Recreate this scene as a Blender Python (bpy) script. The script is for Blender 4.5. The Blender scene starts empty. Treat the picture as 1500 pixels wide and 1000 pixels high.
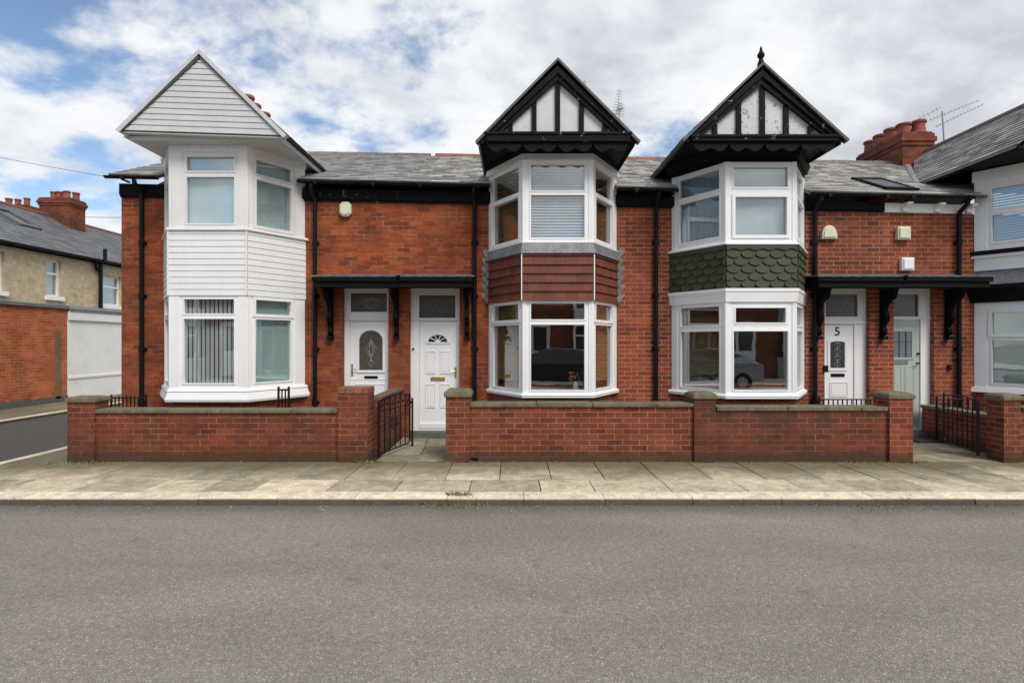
import bpy, math, random
from mathutils import Vector, Matrix
R = math.radians
random.seed(7)
scene = bpy.context.scene
COL = scene.collection
FPX, EYE = 800.0, 1.63            # focal length in px of the 1500 px wide photograph, eye height
YF, YW, YB, YG = 9.3, 7.4, 8.44, 8.1   # facade, garden wall, bay front, gable front
def PX(px, Y): return (px - 750.0) * Y / FPX
def PZ(py, Y): return EYE + (500.0 - py) * Y / FPX

# ------------------------------------------------------------------ materials
def nmat(name):
    m = bpy.data.materials.new(name); m.use_nodes = True
    nt = m.node_tree; b = nt.nodes['Principled BSDF']
    return m, nt, b
def N(nt, t, **kw):
    n = nt.nodes.new(t)
    for k, v in kw.items():
        if k in ('inp',):
            for a, b in v.items(): n.inputs[a].default_value = b
        else: setattr(n, k, v)
    return n
def L(nt, a, b): nt.links.new(a, b)
def ramp(nt, stops, interp='LINEAR'):
    n = nt.nodes.new('ShaderNodeValToRGB'); cr = n.color_ramp; cr.interpolation = interp
    while len(cr.elements) < len(stops): cr.elements.new(0.5)
    for e, (p, c) in zip(cr.elements, stops):
        e.position = p; e.color = (c[0], c[1], c[2], 1) if not isinstance(c, (int, float)) else (c, c, c, 1)
    return n
def mixc(nt, fac, a, b, mode='MIX'):
    n = nt.nodes.new('ShaderNodeMix'); n.data_type = 'RGBA'; n.blend_type = mode
    for s, v in ((n.inputs[0], fac), (n.inputs[6], a), (n.inputs[7], b)):
        if hasattr(v, 'links') or hasattr(v, 'is_linked'): L(nt, v, s)
        elif isinstance(v, (int, float)): s.default_value = v if s == n.inputs[0] else (v, v, v, 1)
        else: s.default_value = (v[0], v[1], v[2], 1)
    return n.outputs[2]
def math_(nt, op, a, b=None, c=None, clamp=False):
    n = nt.nodes.new('ShaderNodeMath'); n.operation = op; n.use_clamp = clamp
    for i, v in enumerate((a, b, c)):
        if v is None: continue
        if isinstance(v, (int, float)): n.inputs[i].default_value = v
        else: L(nt, v, n.inputs[i])
    return n.outputs[0]
def noise(nt, vec, scale, detail=4, rough=0.55, dist=0):
    n = nt.nodes.new('ShaderNodeTexNoise')
    n.inputs['Scale'].default_value = scale; n.inputs['Detail'].default_value = detail
    n.inputs['Roughness'].default_value = rough; n.inputs['Distortion'].default_value = dist
    if vec is not None: L(nt, vec, n.inputs['Vector'])
    return n
def bump(nt, b, h, strength=0.5, dist=0.01):
    n = nt.nodes.new('ShaderNodeBump'); n.inputs['Strength'].default_value = strength
    n.inputs['Distance'].default_value = dist
    L(nt, h, n.inputs['Height']); L(nt, n.outputs[0], b.inputs['Normal'])
def UV(nt):
    return nt.nodes.new('ShaderNodeUVMap').outputs[0]
def POS(nt):
    return nt.nodes.new('ShaderNodeNewGeometry').outputs['Position']

def brick_mat(name, cols, mortar, soot=0.35, msize=0.006, bw=0.225, rh=0.075, shift=0.0, soot_col=(0.05, 0.03, 0.025), mortar_fade=0.5, base_dirt=0.0, tint=(1.0, .99, .76)):
    m, nt, b = nmat(name)
    uv = UV(nt); pos = POS(nt)
    wob = noise(nt, uv, 9, 3)
    va = N(nt, 'ShaderNodeVectorMath', operation='SUBTRACT'); L(nt, wob.outputs['Color'], va.inputs[0]); va.inputs[1].default_value = (.5, .5, .5)
    vs = N(nt, 'ShaderNodeVectorMath', operation='SCALE'); L(nt, va.outputs[0], vs.inputs[0]); vs.inputs['Scale'].default_value = 0.012
    vb = N(nt, 'ShaderNodeVectorMath', operation='ADD'); L(nt, uv, vb.inputs[0]); L(nt, vs.outputs[0], vb.inputs[1])
    vc = N(nt, 'ShaderNodeVectorMath', operation='ADD'); L(nt, vb.outputs[0], vc.inputs[0]); vc.inputs[1].default_value = (50 + shift, 30, 0)
    br = nt.nodes.new('ShaderNodeTexBrick'); L(nt, vc.outputs[0], br.inputs['Vector'])
    br.offset = 0.5; br.squash_frequency = 2
    for k, v in (('Color1', (0, 0, 0, 1)), ('Color2', (1, 1, 1, 1)), ('Mortar', (.5, .5, .5, 1)), ('Scale', 1.0), ('Mortar Size', msize), ('Mortar Smooth', 0.25), ('Bias', 0.0), ('Brick Width', bw), ('Row Height', rh)):
        br.inputs[k].default_value = v
    n = len(cols); st = [(i / n, c) for i, c in enumerate(cols)]
    rc = ramp(nt, st, 'CONSTANT'); L(nt, br.outputs['Color'], rc.inputs[0])
    fine = noise(nt, uv, 60, 5, 0.7)
    fr = ramp(nt, [(0.25, 0.62), (0.8, 1.3)]); L(nt, fine.outputs[0], fr.inputs[0])
    c = mixc(nt, 1.0, rc.outputs[0], fr.outputs[0], 'MULTIPLY')
    # mid scale tonal drift
    mid = noise(nt, uv, 1.6, 6, 0.68); mr = ramp(nt, [(0.3, 0.55), (0.5, 1.0), (0.7, 1.28)]); L(nt, mid.outputs[0], mr.inputs[0])
    c = mixc(nt, 1.0, c, mr.outputs[0], 'MULTIPLY')
    c = mixc(nt, 1.0, c, tint, 'MULTIPLY')
    # mortar, patchily worn / stained
    mp = noise(nt, uv, 3.0, 6, 0.7); mpr = ramp(nt, [(0.44, mortar_fade), (0.62, 1.0)]); L(nt, mp.outputs[0], mpr.inputs[0])
    mf = math_(nt, 'MULTIPLY', br.outputs['Fac'], mpr.outputs[0])
    mn = mixc(nt, 1.0, mortar, fr.outputs[0], 'MULTIPLY')
    c = mixc(nt, mf, c, mn)
    # soot
    so = noise(nt, pos, 0.9, 6, 0.7, 0.6); sr = ramp(nt, [(0.45, 0.0), (0.66, 1.0)]); L(nt, so.outputs[0], sr.inputs[0])
    c = mixc(nt, math_(nt, 'MULTIPLY', sr.outputs[0], soot), c, soot_col)
    # white salts spots
    sp = noise(nt, uv, 14, 3, 0.6); spr = ramp(nt, [(0.74, 0.0), (0.82, 0.5)]); L(nt, sp.outputs[0], spr.inputs[0])
    c = mixc(nt, spr.outputs[0], c, (0.42, 0.30, 0.24))
    if base_dirt > 0:
        sx = N(nt, 'ShaderNodeSeparateXYZ'); L(nt, pos, sx.inputs[0])
        dn = noise(nt, pos, 5, 4, 0.7)
        zz = math_(nt, 'ADD', sx.outputs[2], math_(nt, 'MULTIPLY', dn.outputs[0], -.16))
        dr = ramp(nt, [(0.0, 1.0), (0.10, 0.0)]); L(nt, zz, dr.inputs[0])
        c = mixc(nt, math_(nt, 'MULTIPLY', dr.outputs[0], base_dirt), c, (0.06, 0.042, 0.026))
    L(nt, c, b.inputs['Base Color']); b.inputs['Roughness'].default_value = 0.88
    b.inputs['Specular IOR Level'].default_value = 0.25
    h = math_(nt, 'SUBTRACT', math_(nt, 'MULTIPLY', fine.outputs[0], 0.35), math_(nt, 'MULTIPLY', br.outputs['Fac'], 0.9))
    h = math_(nt, 'ADD', h, math_(nt, 'MULTIPLY', br.outputs['Color'], 0.25))
    bump(nt, b, h, 0.9, 0.007)
    return m

def plain_mat(name, col, rough=0.5, var=0.12, nscale=6, stain=0.0, stain_col=(0.2, 0.17, 0.12), bstr=0.15, bscale=40, spec=0.5, metal=0.0, island=0.0, streak=False, chips=None, bdist=0.003):
    m, nt, b = nmat(name)
    pos = POS(nt)
    n1 = noise(nt, pos, nscale, 5, 0.6)
    r1 = ramp(nt, [(0.3, 1 - var), (0.7, 1 + var)]); L(nt, n1.outputs[0], r1.inputs[0])
    c = mixc(nt, 1.0, col, r1.outputs[0], 'MULTIPLY')
    if island > 0:
        g = nt.nodes.new('ShaderNodeNewGeometry')
        ir = ramp(nt, [(0, 1 - island), (1, 1 + island)]); L(nt, g.outputs['Random Per Island'], ir.inputs[0])
        c = mixc(nt, 1.0, c, ir.outputs[0], 'MULTIPLY')
    if stain > 0:
        v = pos
        if streak:
            mp = N(nt, 'ShaderNodeMapping'); mp.inputs['Scale'].default_value = (9, 9, 0.8); L(nt, pos, mp.inputs[0]); v = mp.outputs[0]
        n2 = noise(nt, v, 1.6 if streak else 3.0, 6, 0.7)
        r2 = ramp(nt, [(0.5, 0.0), (0.8, 1.0)]); L(nt, n2.outputs[0], r2.inputs[0])
        c = mixc(nt, math_(nt, 'MULTIPLY', r2.outputs[0], stain), c, stain_col)
    if chips:
        n3 = noise(nt, pos, chips[0], 4, 0.7, 0.5); r3 = ramp(nt, [(chips[1], 0), (chips[1] + 0.02, 1)]); L(nt, n3.outputs[0], r3.inputs[0])
        c = mixc(nt, r3.outputs[0], c, chips[2])
    L(nt, c, b.inputs['Base Color'])
    rr = math_(nt, 'ADD', math_(nt, 'MULTIPLY', n1.outputs[0], 0.2), rough - 0.1)
    L(nt, rr, b.inputs['Roughness'])
    b.inputs['Specular IOR Level'].default_value = spec; b.inputs['Metallic'].default_value = metal
    n4 = noise(nt, pos, bscale, 4, 0.6); bump(nt, b, n4.outputs[0], bstr, bdist)
    return m

M = {}
M['brick_a'] = brick_mat('brick_a', [(.29, .068, .030), (.36, .086, .036), (.33, .078, .032), (.38, .094, .040), (.27, .062, .029), (.35, .083, .034), (.21, .052, .029), (.31, .074, .032), (.34, .080, .034), (.30, .070, .031), (.245, .058, .029), (.37, .090, .038)], (.52, .30, .20), soot=0.6, msize=.005, mortar_fade=0.08)
M['brick_end'] = brick_mat('brick_end', [(.22, .058, .030), (.29, .070, .034), (.16, .045, .030), (.32, .085, .04), (.09, .035, .028), (.26, .065, .032), (.30, .075, .036)], (.30, .17, .12), soot=0.55, msize=.004, mortar_fade=0.15)
M['brick_b'] = brick_mat('brick_b', [(.27, .064, .036), (.33, .078, .042), (.29, .068, .038), (.36, .09, .048), (.23, .052, .033), (.30, .07, .038)], (.50, .29, .215), soot=0.45, msize=.007, shift=3.1, mortar_fade=0.6)
M['brick_c'] = brick_mat('brick_c', [(.25, .058, .033), (.31, .074, .04), (.28, .066, .037), (.21, .05, .032), (.30, .07, .038), (.17, .045, .033)], (.50, .30, .225), soot=0.5, msize=.0075, shift=7.3, mortar_fade=0.65)
M['brick_wall_a'] = brick_mat('brick_wall_a', [(.205, .050, .032), (.26, .060, .036), (.23, .054, .034), (.18, .045, .03), (.27, .066, .04)], (.40, .25, .18), soot=0.6, msize=.0055, shift=1.7, mortar_fade=0.3, base_dirt=0.75, soot_col=(.075, .04, .028), tint=(.84, .86, .66))
M['brick_wall_b'] = brick_mat('brick_wall_b', [(.23, .053, .036), (.285, .066, .042), (.25, .06, .038), (.185, .045, .034), (.30, .074, .046)], (.38, .25, .18), soot=0.3, msize=.006, shift=5.2, mortar_fade=0.6, base_dirt=0.7, tint=(.86, .86, .66))
M['brick_wall_c'] = brick_mat('brick_wall_c', [(.20, .048, .034), (.25, .058, .038), (.155, .042, .032), (.19, .048, .034), (.235, .056, .036)], (.32, .22, .16), soot=0.9, msize=.005, shift=9.9, mortar_fade=0.4, base_dirt=0.8, soot_col=(.06, .038, .028), tint=(.84, .88, .68))
M['brick_orange'] = brick_mat('brick_orange', [(.42, .115, .055), (.52, .145, .065), (.47, .13, .06), (.55, .16, .075)], (.58, .36, .24), soot=0.2, shift=2.2, base_dirt=0.8)
M['brick_chimney'] = brick_mat('brick_chimney', [(.22, .055, .034), (.28, .07, .04), (.15, .045, .035), (.25, .062, .038)], (.20, .12, .10), soot=0.7, shift=2.9)
M['upvc'] = plain_mat('upvc', (.86, .86, .86), 0.35, 0.03, 3, 0.10, (.45, .42, .35), 0.05, streak=True)
M['upvc_aged'] = plain_mat('upvc_aged', (.76, .75, .73), 0.45, 0.04, 3, 0.28, (.38, .34, .27), 0.08, streak=True)
M['siding'] = plain_mat('siding', (.78, .78, .78), 0.4, 0.03, 3, 0.24, (.5, .48, .42), 0.08, streak=True)
M['siding_grey'] = plain_mat('siding_grey', (.56, .56, .555), 0.45, 0.05, 3, 0.25, (.42, .40, .35), 0.08, streak=True)
M['door_white'] = plain_mat('door_white', (.80, .80, .80), 0.35, 0.03, 3, 0.08, (.5, .47, .4), 0.03)
M['sage'] = plain_mat('sage', (.42, .47, .43), 0.45, 0.04, 3, 0.1, (.3, .32, .28), 0.05)
M['black_paint'] = plain_mat('black_paint', (.005, .005, .006), 0.6, 0.3, 7, 0.3, (.016, .016, .017), 0.4, 18, bdist=.006, spec=.12)
M['black_chip'] = plain_mat('black_chip', (.005, .005, .006), 0.6, 0.3, 7, 0.3, (.018, .018, .019), 0.4, 18, spec=.12, chips=(9, .64, (.28, .26, .23)))
M['black_iron'] = plain_mat('black_iron', (.006, .006, .007), 0.5, 0.3, 30, 0.3, (.03, .016, .012), 0.4, 90, spec=.3)
M['black_plastic'] = plain_mat('black_plastic', (.006, .006, .007), 0.45, 0.2, 9, 0.25, (.014, .014, .014), 0.1, spec=.18)
M['rubber'] = plain_mat('rubber', (.02, .02, .02), 0.8)
M['plaster'] = plain_mat('plaster', (.62, .63, .62), 0.8, 0.07, 5, 0.3, (.40, .40, .38), 0.5, 30, chips=(11, .70, (.34, .33, .31)), bdist=.006)
M['plaster_worn'] = plain_mat('plaster_worn', (.60, .61, .61), 0.8, 0.07, 5, 0.3, (.40, .40, .38), 0.8, 22, chips=(13, .59, (.30, .29, .27)), bdist=.01)
M['stone_cap'] = plain_mat('stone_cap', (.16, .132, .085), 0.9, 0.35, 14, 0.85, (.065, .062, .035), 0.8, 35, bdist=.008)
M['stone_step'] = plain_mat('stone_step', (.10, .10, .10), 0.85, 0.25, 12, 0.4)
M['tile_red'] = plain_mat('tile_red', (.145, .038, .019), 0.75, 0.2, 6, 0.25, (.08, .035, .03), 0.4, 60, island=0.16)
M['tile_green'] = plain_mat('tile_green', (.046, .050, .022), 0.75, 0.18, 7, 0.35, (.03, .036, .02), 0.5, 70, island=0.2)
M['lead'] = plain_mat('lead', (.36, .38, .41), 0.5, 0.22, 14, 0.35, (.55, .56, .58), 0.7, 25, metal=0.3, bdist=.01)
M['lead_dull'] = plain_mat('lead_dull', (.19, .195, .20), 0.55, 0.3, 9, 0.5, (.34, .34, .34), 0.9, 20, metal=0.2, bdist=.015)
M['lead_roof'] = plain_mat('lead_roof', (.12, .12, .12), 0.7, 0.22, 14, 0.4, (.24, .23, .21), 0.8, 14, bdist=.015)
M['pot'] = plain_mat('pot', (.26, .07, .04), 0.8, 0.3, 9, 0.6, (.08, .05, .04), 0.5, 50)
M['ridge_red'] = plain_mat('ridge_red', (.24, .085, .055), 0.85, 0.2, 9, 0.4, (.10, .07, .06), 0.5, 40, island=.2)
M['ridge_grey'] = plain_mat('ridge_grey', (.17, .14, .13), 0.85, 0.2, 9, 0.4, (.10, .09, .09), 0.5, 40, island=.2)
M['cream'] = plain_mat('cream', (.68, .66, .52), 0.4, 0.04, 6, 0.15)
M['brass'] = plain_mat('brass', (.70, .50, .16), 0.3, 0.1, 20, metal=0.9)
M['chrome'] = plain_mat('chrome', (.5, .5, .5), 0.25, 0.1, 20, metal=1.0)
M['alu'] = plain_mat('alu', (.28, .28, .28), 0.45, 0.1, 20, metal=0.8)
M['timber'] = plain_mat('timber', (.20, .12, .06), 0.8, 0.3, 15)
M['brown_cap'] = plain_mat('brown_cap', (.17, .085, .055), 0.85, 0.25, 12, 0.4, (.09, .07, .05), 0.6, 40)
M['pebble'] = plain_mat('pebble', (.56, .45, .295), 0.95, 0.22, 7, 0.45, (.30, .235, .145), 1.0, 55, bdist=.02)
M['render_white'] = plain_mat('render_white', (.84, .85, .84), 0.8, 0.05, 2, 0.2, (.5, .5, .47), 0.5, 12, bdist=.01)
M['flat_roof'] = plain_mat('flat_roof', (.15, .16, .17), 0.85, 0.2, 4, 0.4, (.25, .25, .24))
M['blind_pale'] = plain_mat('blind_pale', (.66, .74, .73), 0.8, 0.04, 5)
M['blind_teal'] = plain_mat('blind_teal', (.52, .66, .63), 0.8, 0.04, 5)
M['blind_grey'] = plain_mat('blind_grey', (.68, .69, .68), 0.8, 0.05, 9)
M['blind_white'] = plain_mat('blind_white', (.66, .67, .68), 0.6, 0.04, 5)
M['blind_wood'] = plain_mat('blind_wood', (.50, .30, .10), 0.6, 0.12, 12)
M['curtain_blue'] = plain_mat('curtain_blue', (.36, .50, .62), 0.85, 0.06, 5)
M['net'] = plain_mat('net', (.56, .60, .61), 0.9, 0.05, 5)
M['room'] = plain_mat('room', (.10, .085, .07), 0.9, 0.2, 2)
M['pink_cloth'] = plain_mat('pink_cloth', (.5, .2, .15), 0.9)
M['leaf'] = plain_mat('leaf', (.16, .19, .05), 0.7, 0.35, 20, island=.35)
M['green_gold'] = plain_mat('green_gold', (.45, .28, .06), 0.5)
M['car_dark'] = plain_mat('car_dark', (.02, .022, .026), 0.2, 0.05, 3, spec=.8)
M['car_silver'] = plain_mat('car_silver', (.40, .42, .44), 0.25, 0.05, 3, metal=.5)
M['lamp_glass'] = plain_mat('lamp_glass', (.6, .6, .6), 0.1)

def slate_mat(name, base, warm, var):
    m, nt, b = nmat(name)
    g = nt.nodes.new('ShaderNodeNewGeometry'); pos = g.outputs['Position']
    rr = ramp(nt, [(0, [x * (1 - var) for x in base]), (.35, base), (.7, warm), (1, [x * (1 + var) for x in warm])]); L(nt, g.outputs['Random Per Island'], rr.inputs[0])
    n1 = noise(nt, pos, 16, 5, 0.7); r1 = ramp(nt, [(0.3, 0.7), (0.7, 1.3)]); L(nt, n1.outputs[0], r1.inputs[0])
    c = mixc(nt, 1.0, rr.outputs[0], r1.outputs[0], 'MULTIPLY')
    n2 = noise(nt, pos, 2.5, 6, 0.75, .5); r2 = ramp(nt, [(0.52, 0), (0.72, .6)]); L(nt, n2.outputs[0], r2.inputs[0])
    c = mixc(nt, r2.outputs[0], c, (.28, .25, .19))
    L(nt, c, b.inputs['Base Color']); b.inputs['Roughness'].default_value = 0.6
    n4 = noise(nt, pos, 50, 4, 0.6); bump(nt, b, n4.outputs[0], .4, .004)
    return m
M['slate_a'] = slate_mat('slate_a', (.21, .208, .20), (.285, .28, .27), .25)
M['slate_b'] = slate_mat('slate_b', (.235, .228, .215), (.36, .345, .315), .40)
M['slate_c'] = slate_mat('slate_c', (.16, .155, .145), (.26, .25, .22), .35)
M['slate_blue'] = slate_mat('slate_blue', (.105, .11, .12), (.13, .135, .145), .15)
M['slate_dark'] = slate_mat('slate_dark', (.07, .072, .075), (.085, .088, .09), .15)

def glass_mat(name, tint, ior=2.0, rough=0.0):
    m = bpy.data.materials.new(name); m.use_nodes = True; nt = m.node_tree
    for n in list(nt.nodes):
        if n.type != 'OUTPUT_MATERIAL': nt.nodes.remove(n)
    out = [n for n in nt.nodes if n.type == 'OUTPUT_MATERIAL'][0]
    t = nt.nodes.new('ShaderNodeBsdfTransparent'); t.inputs[0].default_value = (*tint, 1)
    g = nt.nodes.new('ShaderNodeBsdfGlossy'); g.inputs['Roughness'].default_value = rough; g.inputs[0].default_value = (.95, .97, 1, 1)
    f = nt.nodes.new('ShaderNodeFresnel'); gb = nt.nodes.new('ShaderNodeNewGeometry')
    L(nt, math_(nt, 'ADD', ior, math_(nt, 'MULTIPLY', gb.outputs['Backfacing'], 1 / ior - ior)), f.inputs[0])
    # slight waviness of old double glazing
    nz = noise(nt, POS(nt), 1.7, 2, 0.5); bp = nt.nodes.new('ShaderNodeBump'); bp.inputs['Strength'].default_value = .05; bp.inputs['Distance'].default_value = .02
    L(nt, nz.outputs[0], bp.inputs['Height']); L(nt, bp.outputs[0], g.inputs['Normal'])
    mx = nt.nodes.new('ShaderNodeMixShader'); L(nt, f.outputs[0], mx.inputs[0]); L(nt, t.outputs[0], mx.inputs[1]); L(nt, g.outputs[0], mx.inputs[2])
    L(nt, mx.outputs[0], out.inputs['Surface'])
    return m
M['glass'] = glass_mat('glass', (.90, .93, .93), 2.35)
M['glass_obscure'] = glass_mat('glass_obscure', (.30, .29, .26), 1.8, .12)
M['glass_dark'] = plain_mat('glass_dark', (.03, .032, .035), 0.12, 0.1, 8, bstr=.05, spec=.9)
M['glass_smoky'] = plain_mat('glass_smoky', (.075, .068, .055), 0.18, 0.3, 25, bstr=.5, bscale=45, spec=.7)
M['glass_grey'] = plain_mat('glass_grey', (.13, .17, .18), 0.2, 0.1, 8, bstr=.05, spec=.8)

def asphalt_mat(name, base):
    m, nt, b = nmat(name); pos = POS(nt)
    v1 = N(nt, 'ShaderNodeTexVoronoi', inp={'Scale': 165.0}); L(nt, pos, v1.inputs['Vector'])
    r1 = ramp(nt, [(0.0, 1.4), (.3, 1.0), (.7, .70)]); L(nt, v1.outputs['Distance'], r1.inputs[0])
    sep = nt.nodes.new('ShaderNodeSeparateColor'); L(nt, v1.outputs['Color'], sep.inputs[0])
    rs = ramp(nt, [(0.0, .78), (.6, 1.0), (.92, 1.15), (.965, 1.5), (1, 2.2)]); L(nt, sep.outputs[0], rs.inputs[0])
    c = mixc(nt, 1.0, base, r1.outputs[0], 'MULTIPLY'); c = mixc(nt, 1.0, c, rs.outputs[0], 'MULTIPLY')
    nf = noise(nt, pos, 28, 4, .75); rf = ramp(nt, [(.3, .78), (.7, 1.22)]); L(nt, nf.outputs[0], rf.inputs[0]); c = mixc(nt, 1.0, c, rf.outputs[0], 'MULTIPLY')
    # big soft patches, stretched along the street
    mp = N(nt, 'ShaderNodeMapping'); mp.inputs['Scale'].default_value = (.35, 1.0, 1); L(nt, pos, mp.inputs[0])
    n2 = noise(nt, mp.outputs[0], 1.1, 5, .6, .4); r2 = ramp(nt, [(.3, .86), (.7, 1.12)]); L(nt, n2.outputs[0], r2.inputs[0]); c = mixc(nt, 1.0, c, r2.outputs[0], 'MULTIPLY')
    n3 = noise(nt, pos, 3.3, 5, .7); r3 = ramp(nt, [(.60, 0), (.75, .45)]); L(nt, n3.outputs[0], r3.inputs[0]); c = mixc(nt, r3.outputs[0], c, (.085, .078, .07))
    # large pale chips
    v2 = N(nt, 'ShaderNodeTexVoronoi', inp={'Scale': 7.0}); L(nt, pos, v2.inputs['Vector'])
    r4 = ramp(nt, [(.035, 1), (.05, 0)]); L(nt, v2.outputs['Distance'], r4.inputs[0]); c = mixc(nt, math_(nt, 'MULTIPLY', r4.outputs[0], .55), c, (.38, .34, .29))
    # dirt line by the kerb
    sx = N(nt, 'ShaderNodeSeparateXYZ'); L(nt, pos, sx.inputs[0])
    yy = math_(nt, 'ADD', sx.outputs[1], math_(nt, 'MULTIPLY', noise(nt, pos, 2.5, 5, .7).outputs[0], .35))
    r5 = ramp(nt, [(0, 0), (.5, 1)]); L(nt, math_(nt, 'SUBTRACT', yy, 5.45), r5.inputs[0])
    c = mixc(nt, math_(nt, 'MULTIPLY', r5.outputs[0], .8), c, (.06, .052, .04))
    L(nt, c, b.inputs['Base Color']); b.inputs['Roughness'].default_value = .85; b.inputs['Specular IOR Level'].default_value = .3
    h = math_(nt, 'ADD', v1.outputs['Distance'], nf.outputs[0]); bump(nt, b, h, .9, .007)
    return m
M['asphalt'] = asphalt_mat('asphalt', (.335, .305, .262))
M['asphalt_side'] = asphalt_mat('asphalt_side', (.26, .26, .255))

def flag_mat(name, base, island, moss=.5, mossline=True, dark=(.085, .078, .055)):
    m, nt, b = nmat(name)
    g = nt.nodes.new('ShaderNodeNewGeometry'); pos = g.outputs['Position']
    ir = ramp(nt, [(0, 1 - island), (.55, 1.0), (.8, 1 + island * .6), (1, 1 + island * 1.3)]); L(nt, g.outputs['Random Per Island'], ir.inputs[0])
    c = mixc(nt, 1.0, base, ir.outputs[0], 'MULTIPLY')
    n1 = noise(nt, pos, 7, 6, .7, .6); r1 = ramp(nt, [(.3, .7), (.7, 1.25)]); L(nt, n1.outputs[0], r1.inputs[0]); c = mixc(nt, 1.0, c, r1.outputs[0], 'MULTIPLY')
    n5 = noise(nt, pos, 40, 4, .7); r5 = ramp(nt, [(.3, .72), (.7, 1.2)]); L(nt, n5.outputs[0], r5.inputs[0]); c = mixc(nt, 1.0, c, r5.outputs[0], 'MULTIPLY')
    n2 = noise(nt, pos, 1.8, 6, .75, .6); r2 = ramp(nt, [(.48, 0), (.72, 1)]); L(nt, n2.outputs[0], r2.inputs[0]); c = mixc(nt, math_(nt, 'MULTIPLY', r2.outputs[0], moss), c, dark)
    if mossline:
        sx = N(nt, 'ShaderNodeSeparateXYZ'); L(nt, pos, sx.inputs[0])
        yy = math_(nt, 'ADD', sx.outputs[1], math_(nt, 'MULTIPLY', n2.outputs[0], .8))
        r3 = ramp(nt, [(.0, 0), (.8, 1)]); L(nt, math_(nt, 'SUBTRACT', yy, 6.75), r3.inputs[0])
        c = mixc(nt, math_(nt, 'MULTIPLY', r3.outputs[0], .85), c, (.115, .10, .06))
    if name == 'kerbstone':      # upright face darkened in the colour: road grime plus shade and base shadow line
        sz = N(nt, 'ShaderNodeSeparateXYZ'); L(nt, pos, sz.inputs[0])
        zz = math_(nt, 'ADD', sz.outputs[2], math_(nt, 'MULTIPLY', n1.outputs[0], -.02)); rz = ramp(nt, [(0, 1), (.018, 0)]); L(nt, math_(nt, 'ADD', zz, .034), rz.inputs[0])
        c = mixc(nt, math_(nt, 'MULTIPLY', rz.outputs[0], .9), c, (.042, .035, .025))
    v = N(nt, 'ShaderNodeTexVoronoi', feature='DISTANCE_TO_EDGE', inp={'Scale': 1.1}); 
    vd = noise(nt, pos, 3, 4, .7); va = N(nt, 'ShaderNodeVectorMath', operation='ADD'); L(nt, pos, va.inputs[0]); L(nt, vd.outputs['Color'], va.inputs[1]); L(nt, va.outputs[0], v.inputs['Vector'])
    rv = ramp(nt, [(.0, 1), (.008, 0)]); L(nt, v.outputs['Distance'], rv.inputs[0]); gate = ramp(nt, [(.55, 0), (.6, 1)]); L(nt, noise(nt, pos, .8, 2).outputs[0], gate.inputs[0])
    crk = math_(nt, 'MULTIPLY', rv.outputs[0], gate.outputs[0]); c = mixc(nt, math_(nt, 'MULTIPLY', crk, .8), c, (.05, .045, .03))
    L(nt, c, b.inputs['Base Color']); b.inputs['Roughness'].default_value = .88; b.inputs['Specular IOR Level'].default_value = .25
    h = math_(nt, 'SUBTRACT', math_(nt, 'ADD', n1.outputs[0], math_(nt, 'MULTIPLY', n5.outputs[0], .4)), crk); bump(nt, b, h, .8, .012)
    return m
M['flags'] = flag_mat('flags', (.56, .475, .345), .28)
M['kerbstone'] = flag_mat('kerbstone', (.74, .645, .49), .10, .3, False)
M['path_stone'] = flag_mat('path_stone', (.30, .26, .185), .3, .8, False)
M['concrete'] = flag_mat('concrete', (.24, .215, .165), .1, .5, False)
M['joint'] = plain_mat('joint', (.04, .038, .025), .95, .3, 20)

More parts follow.
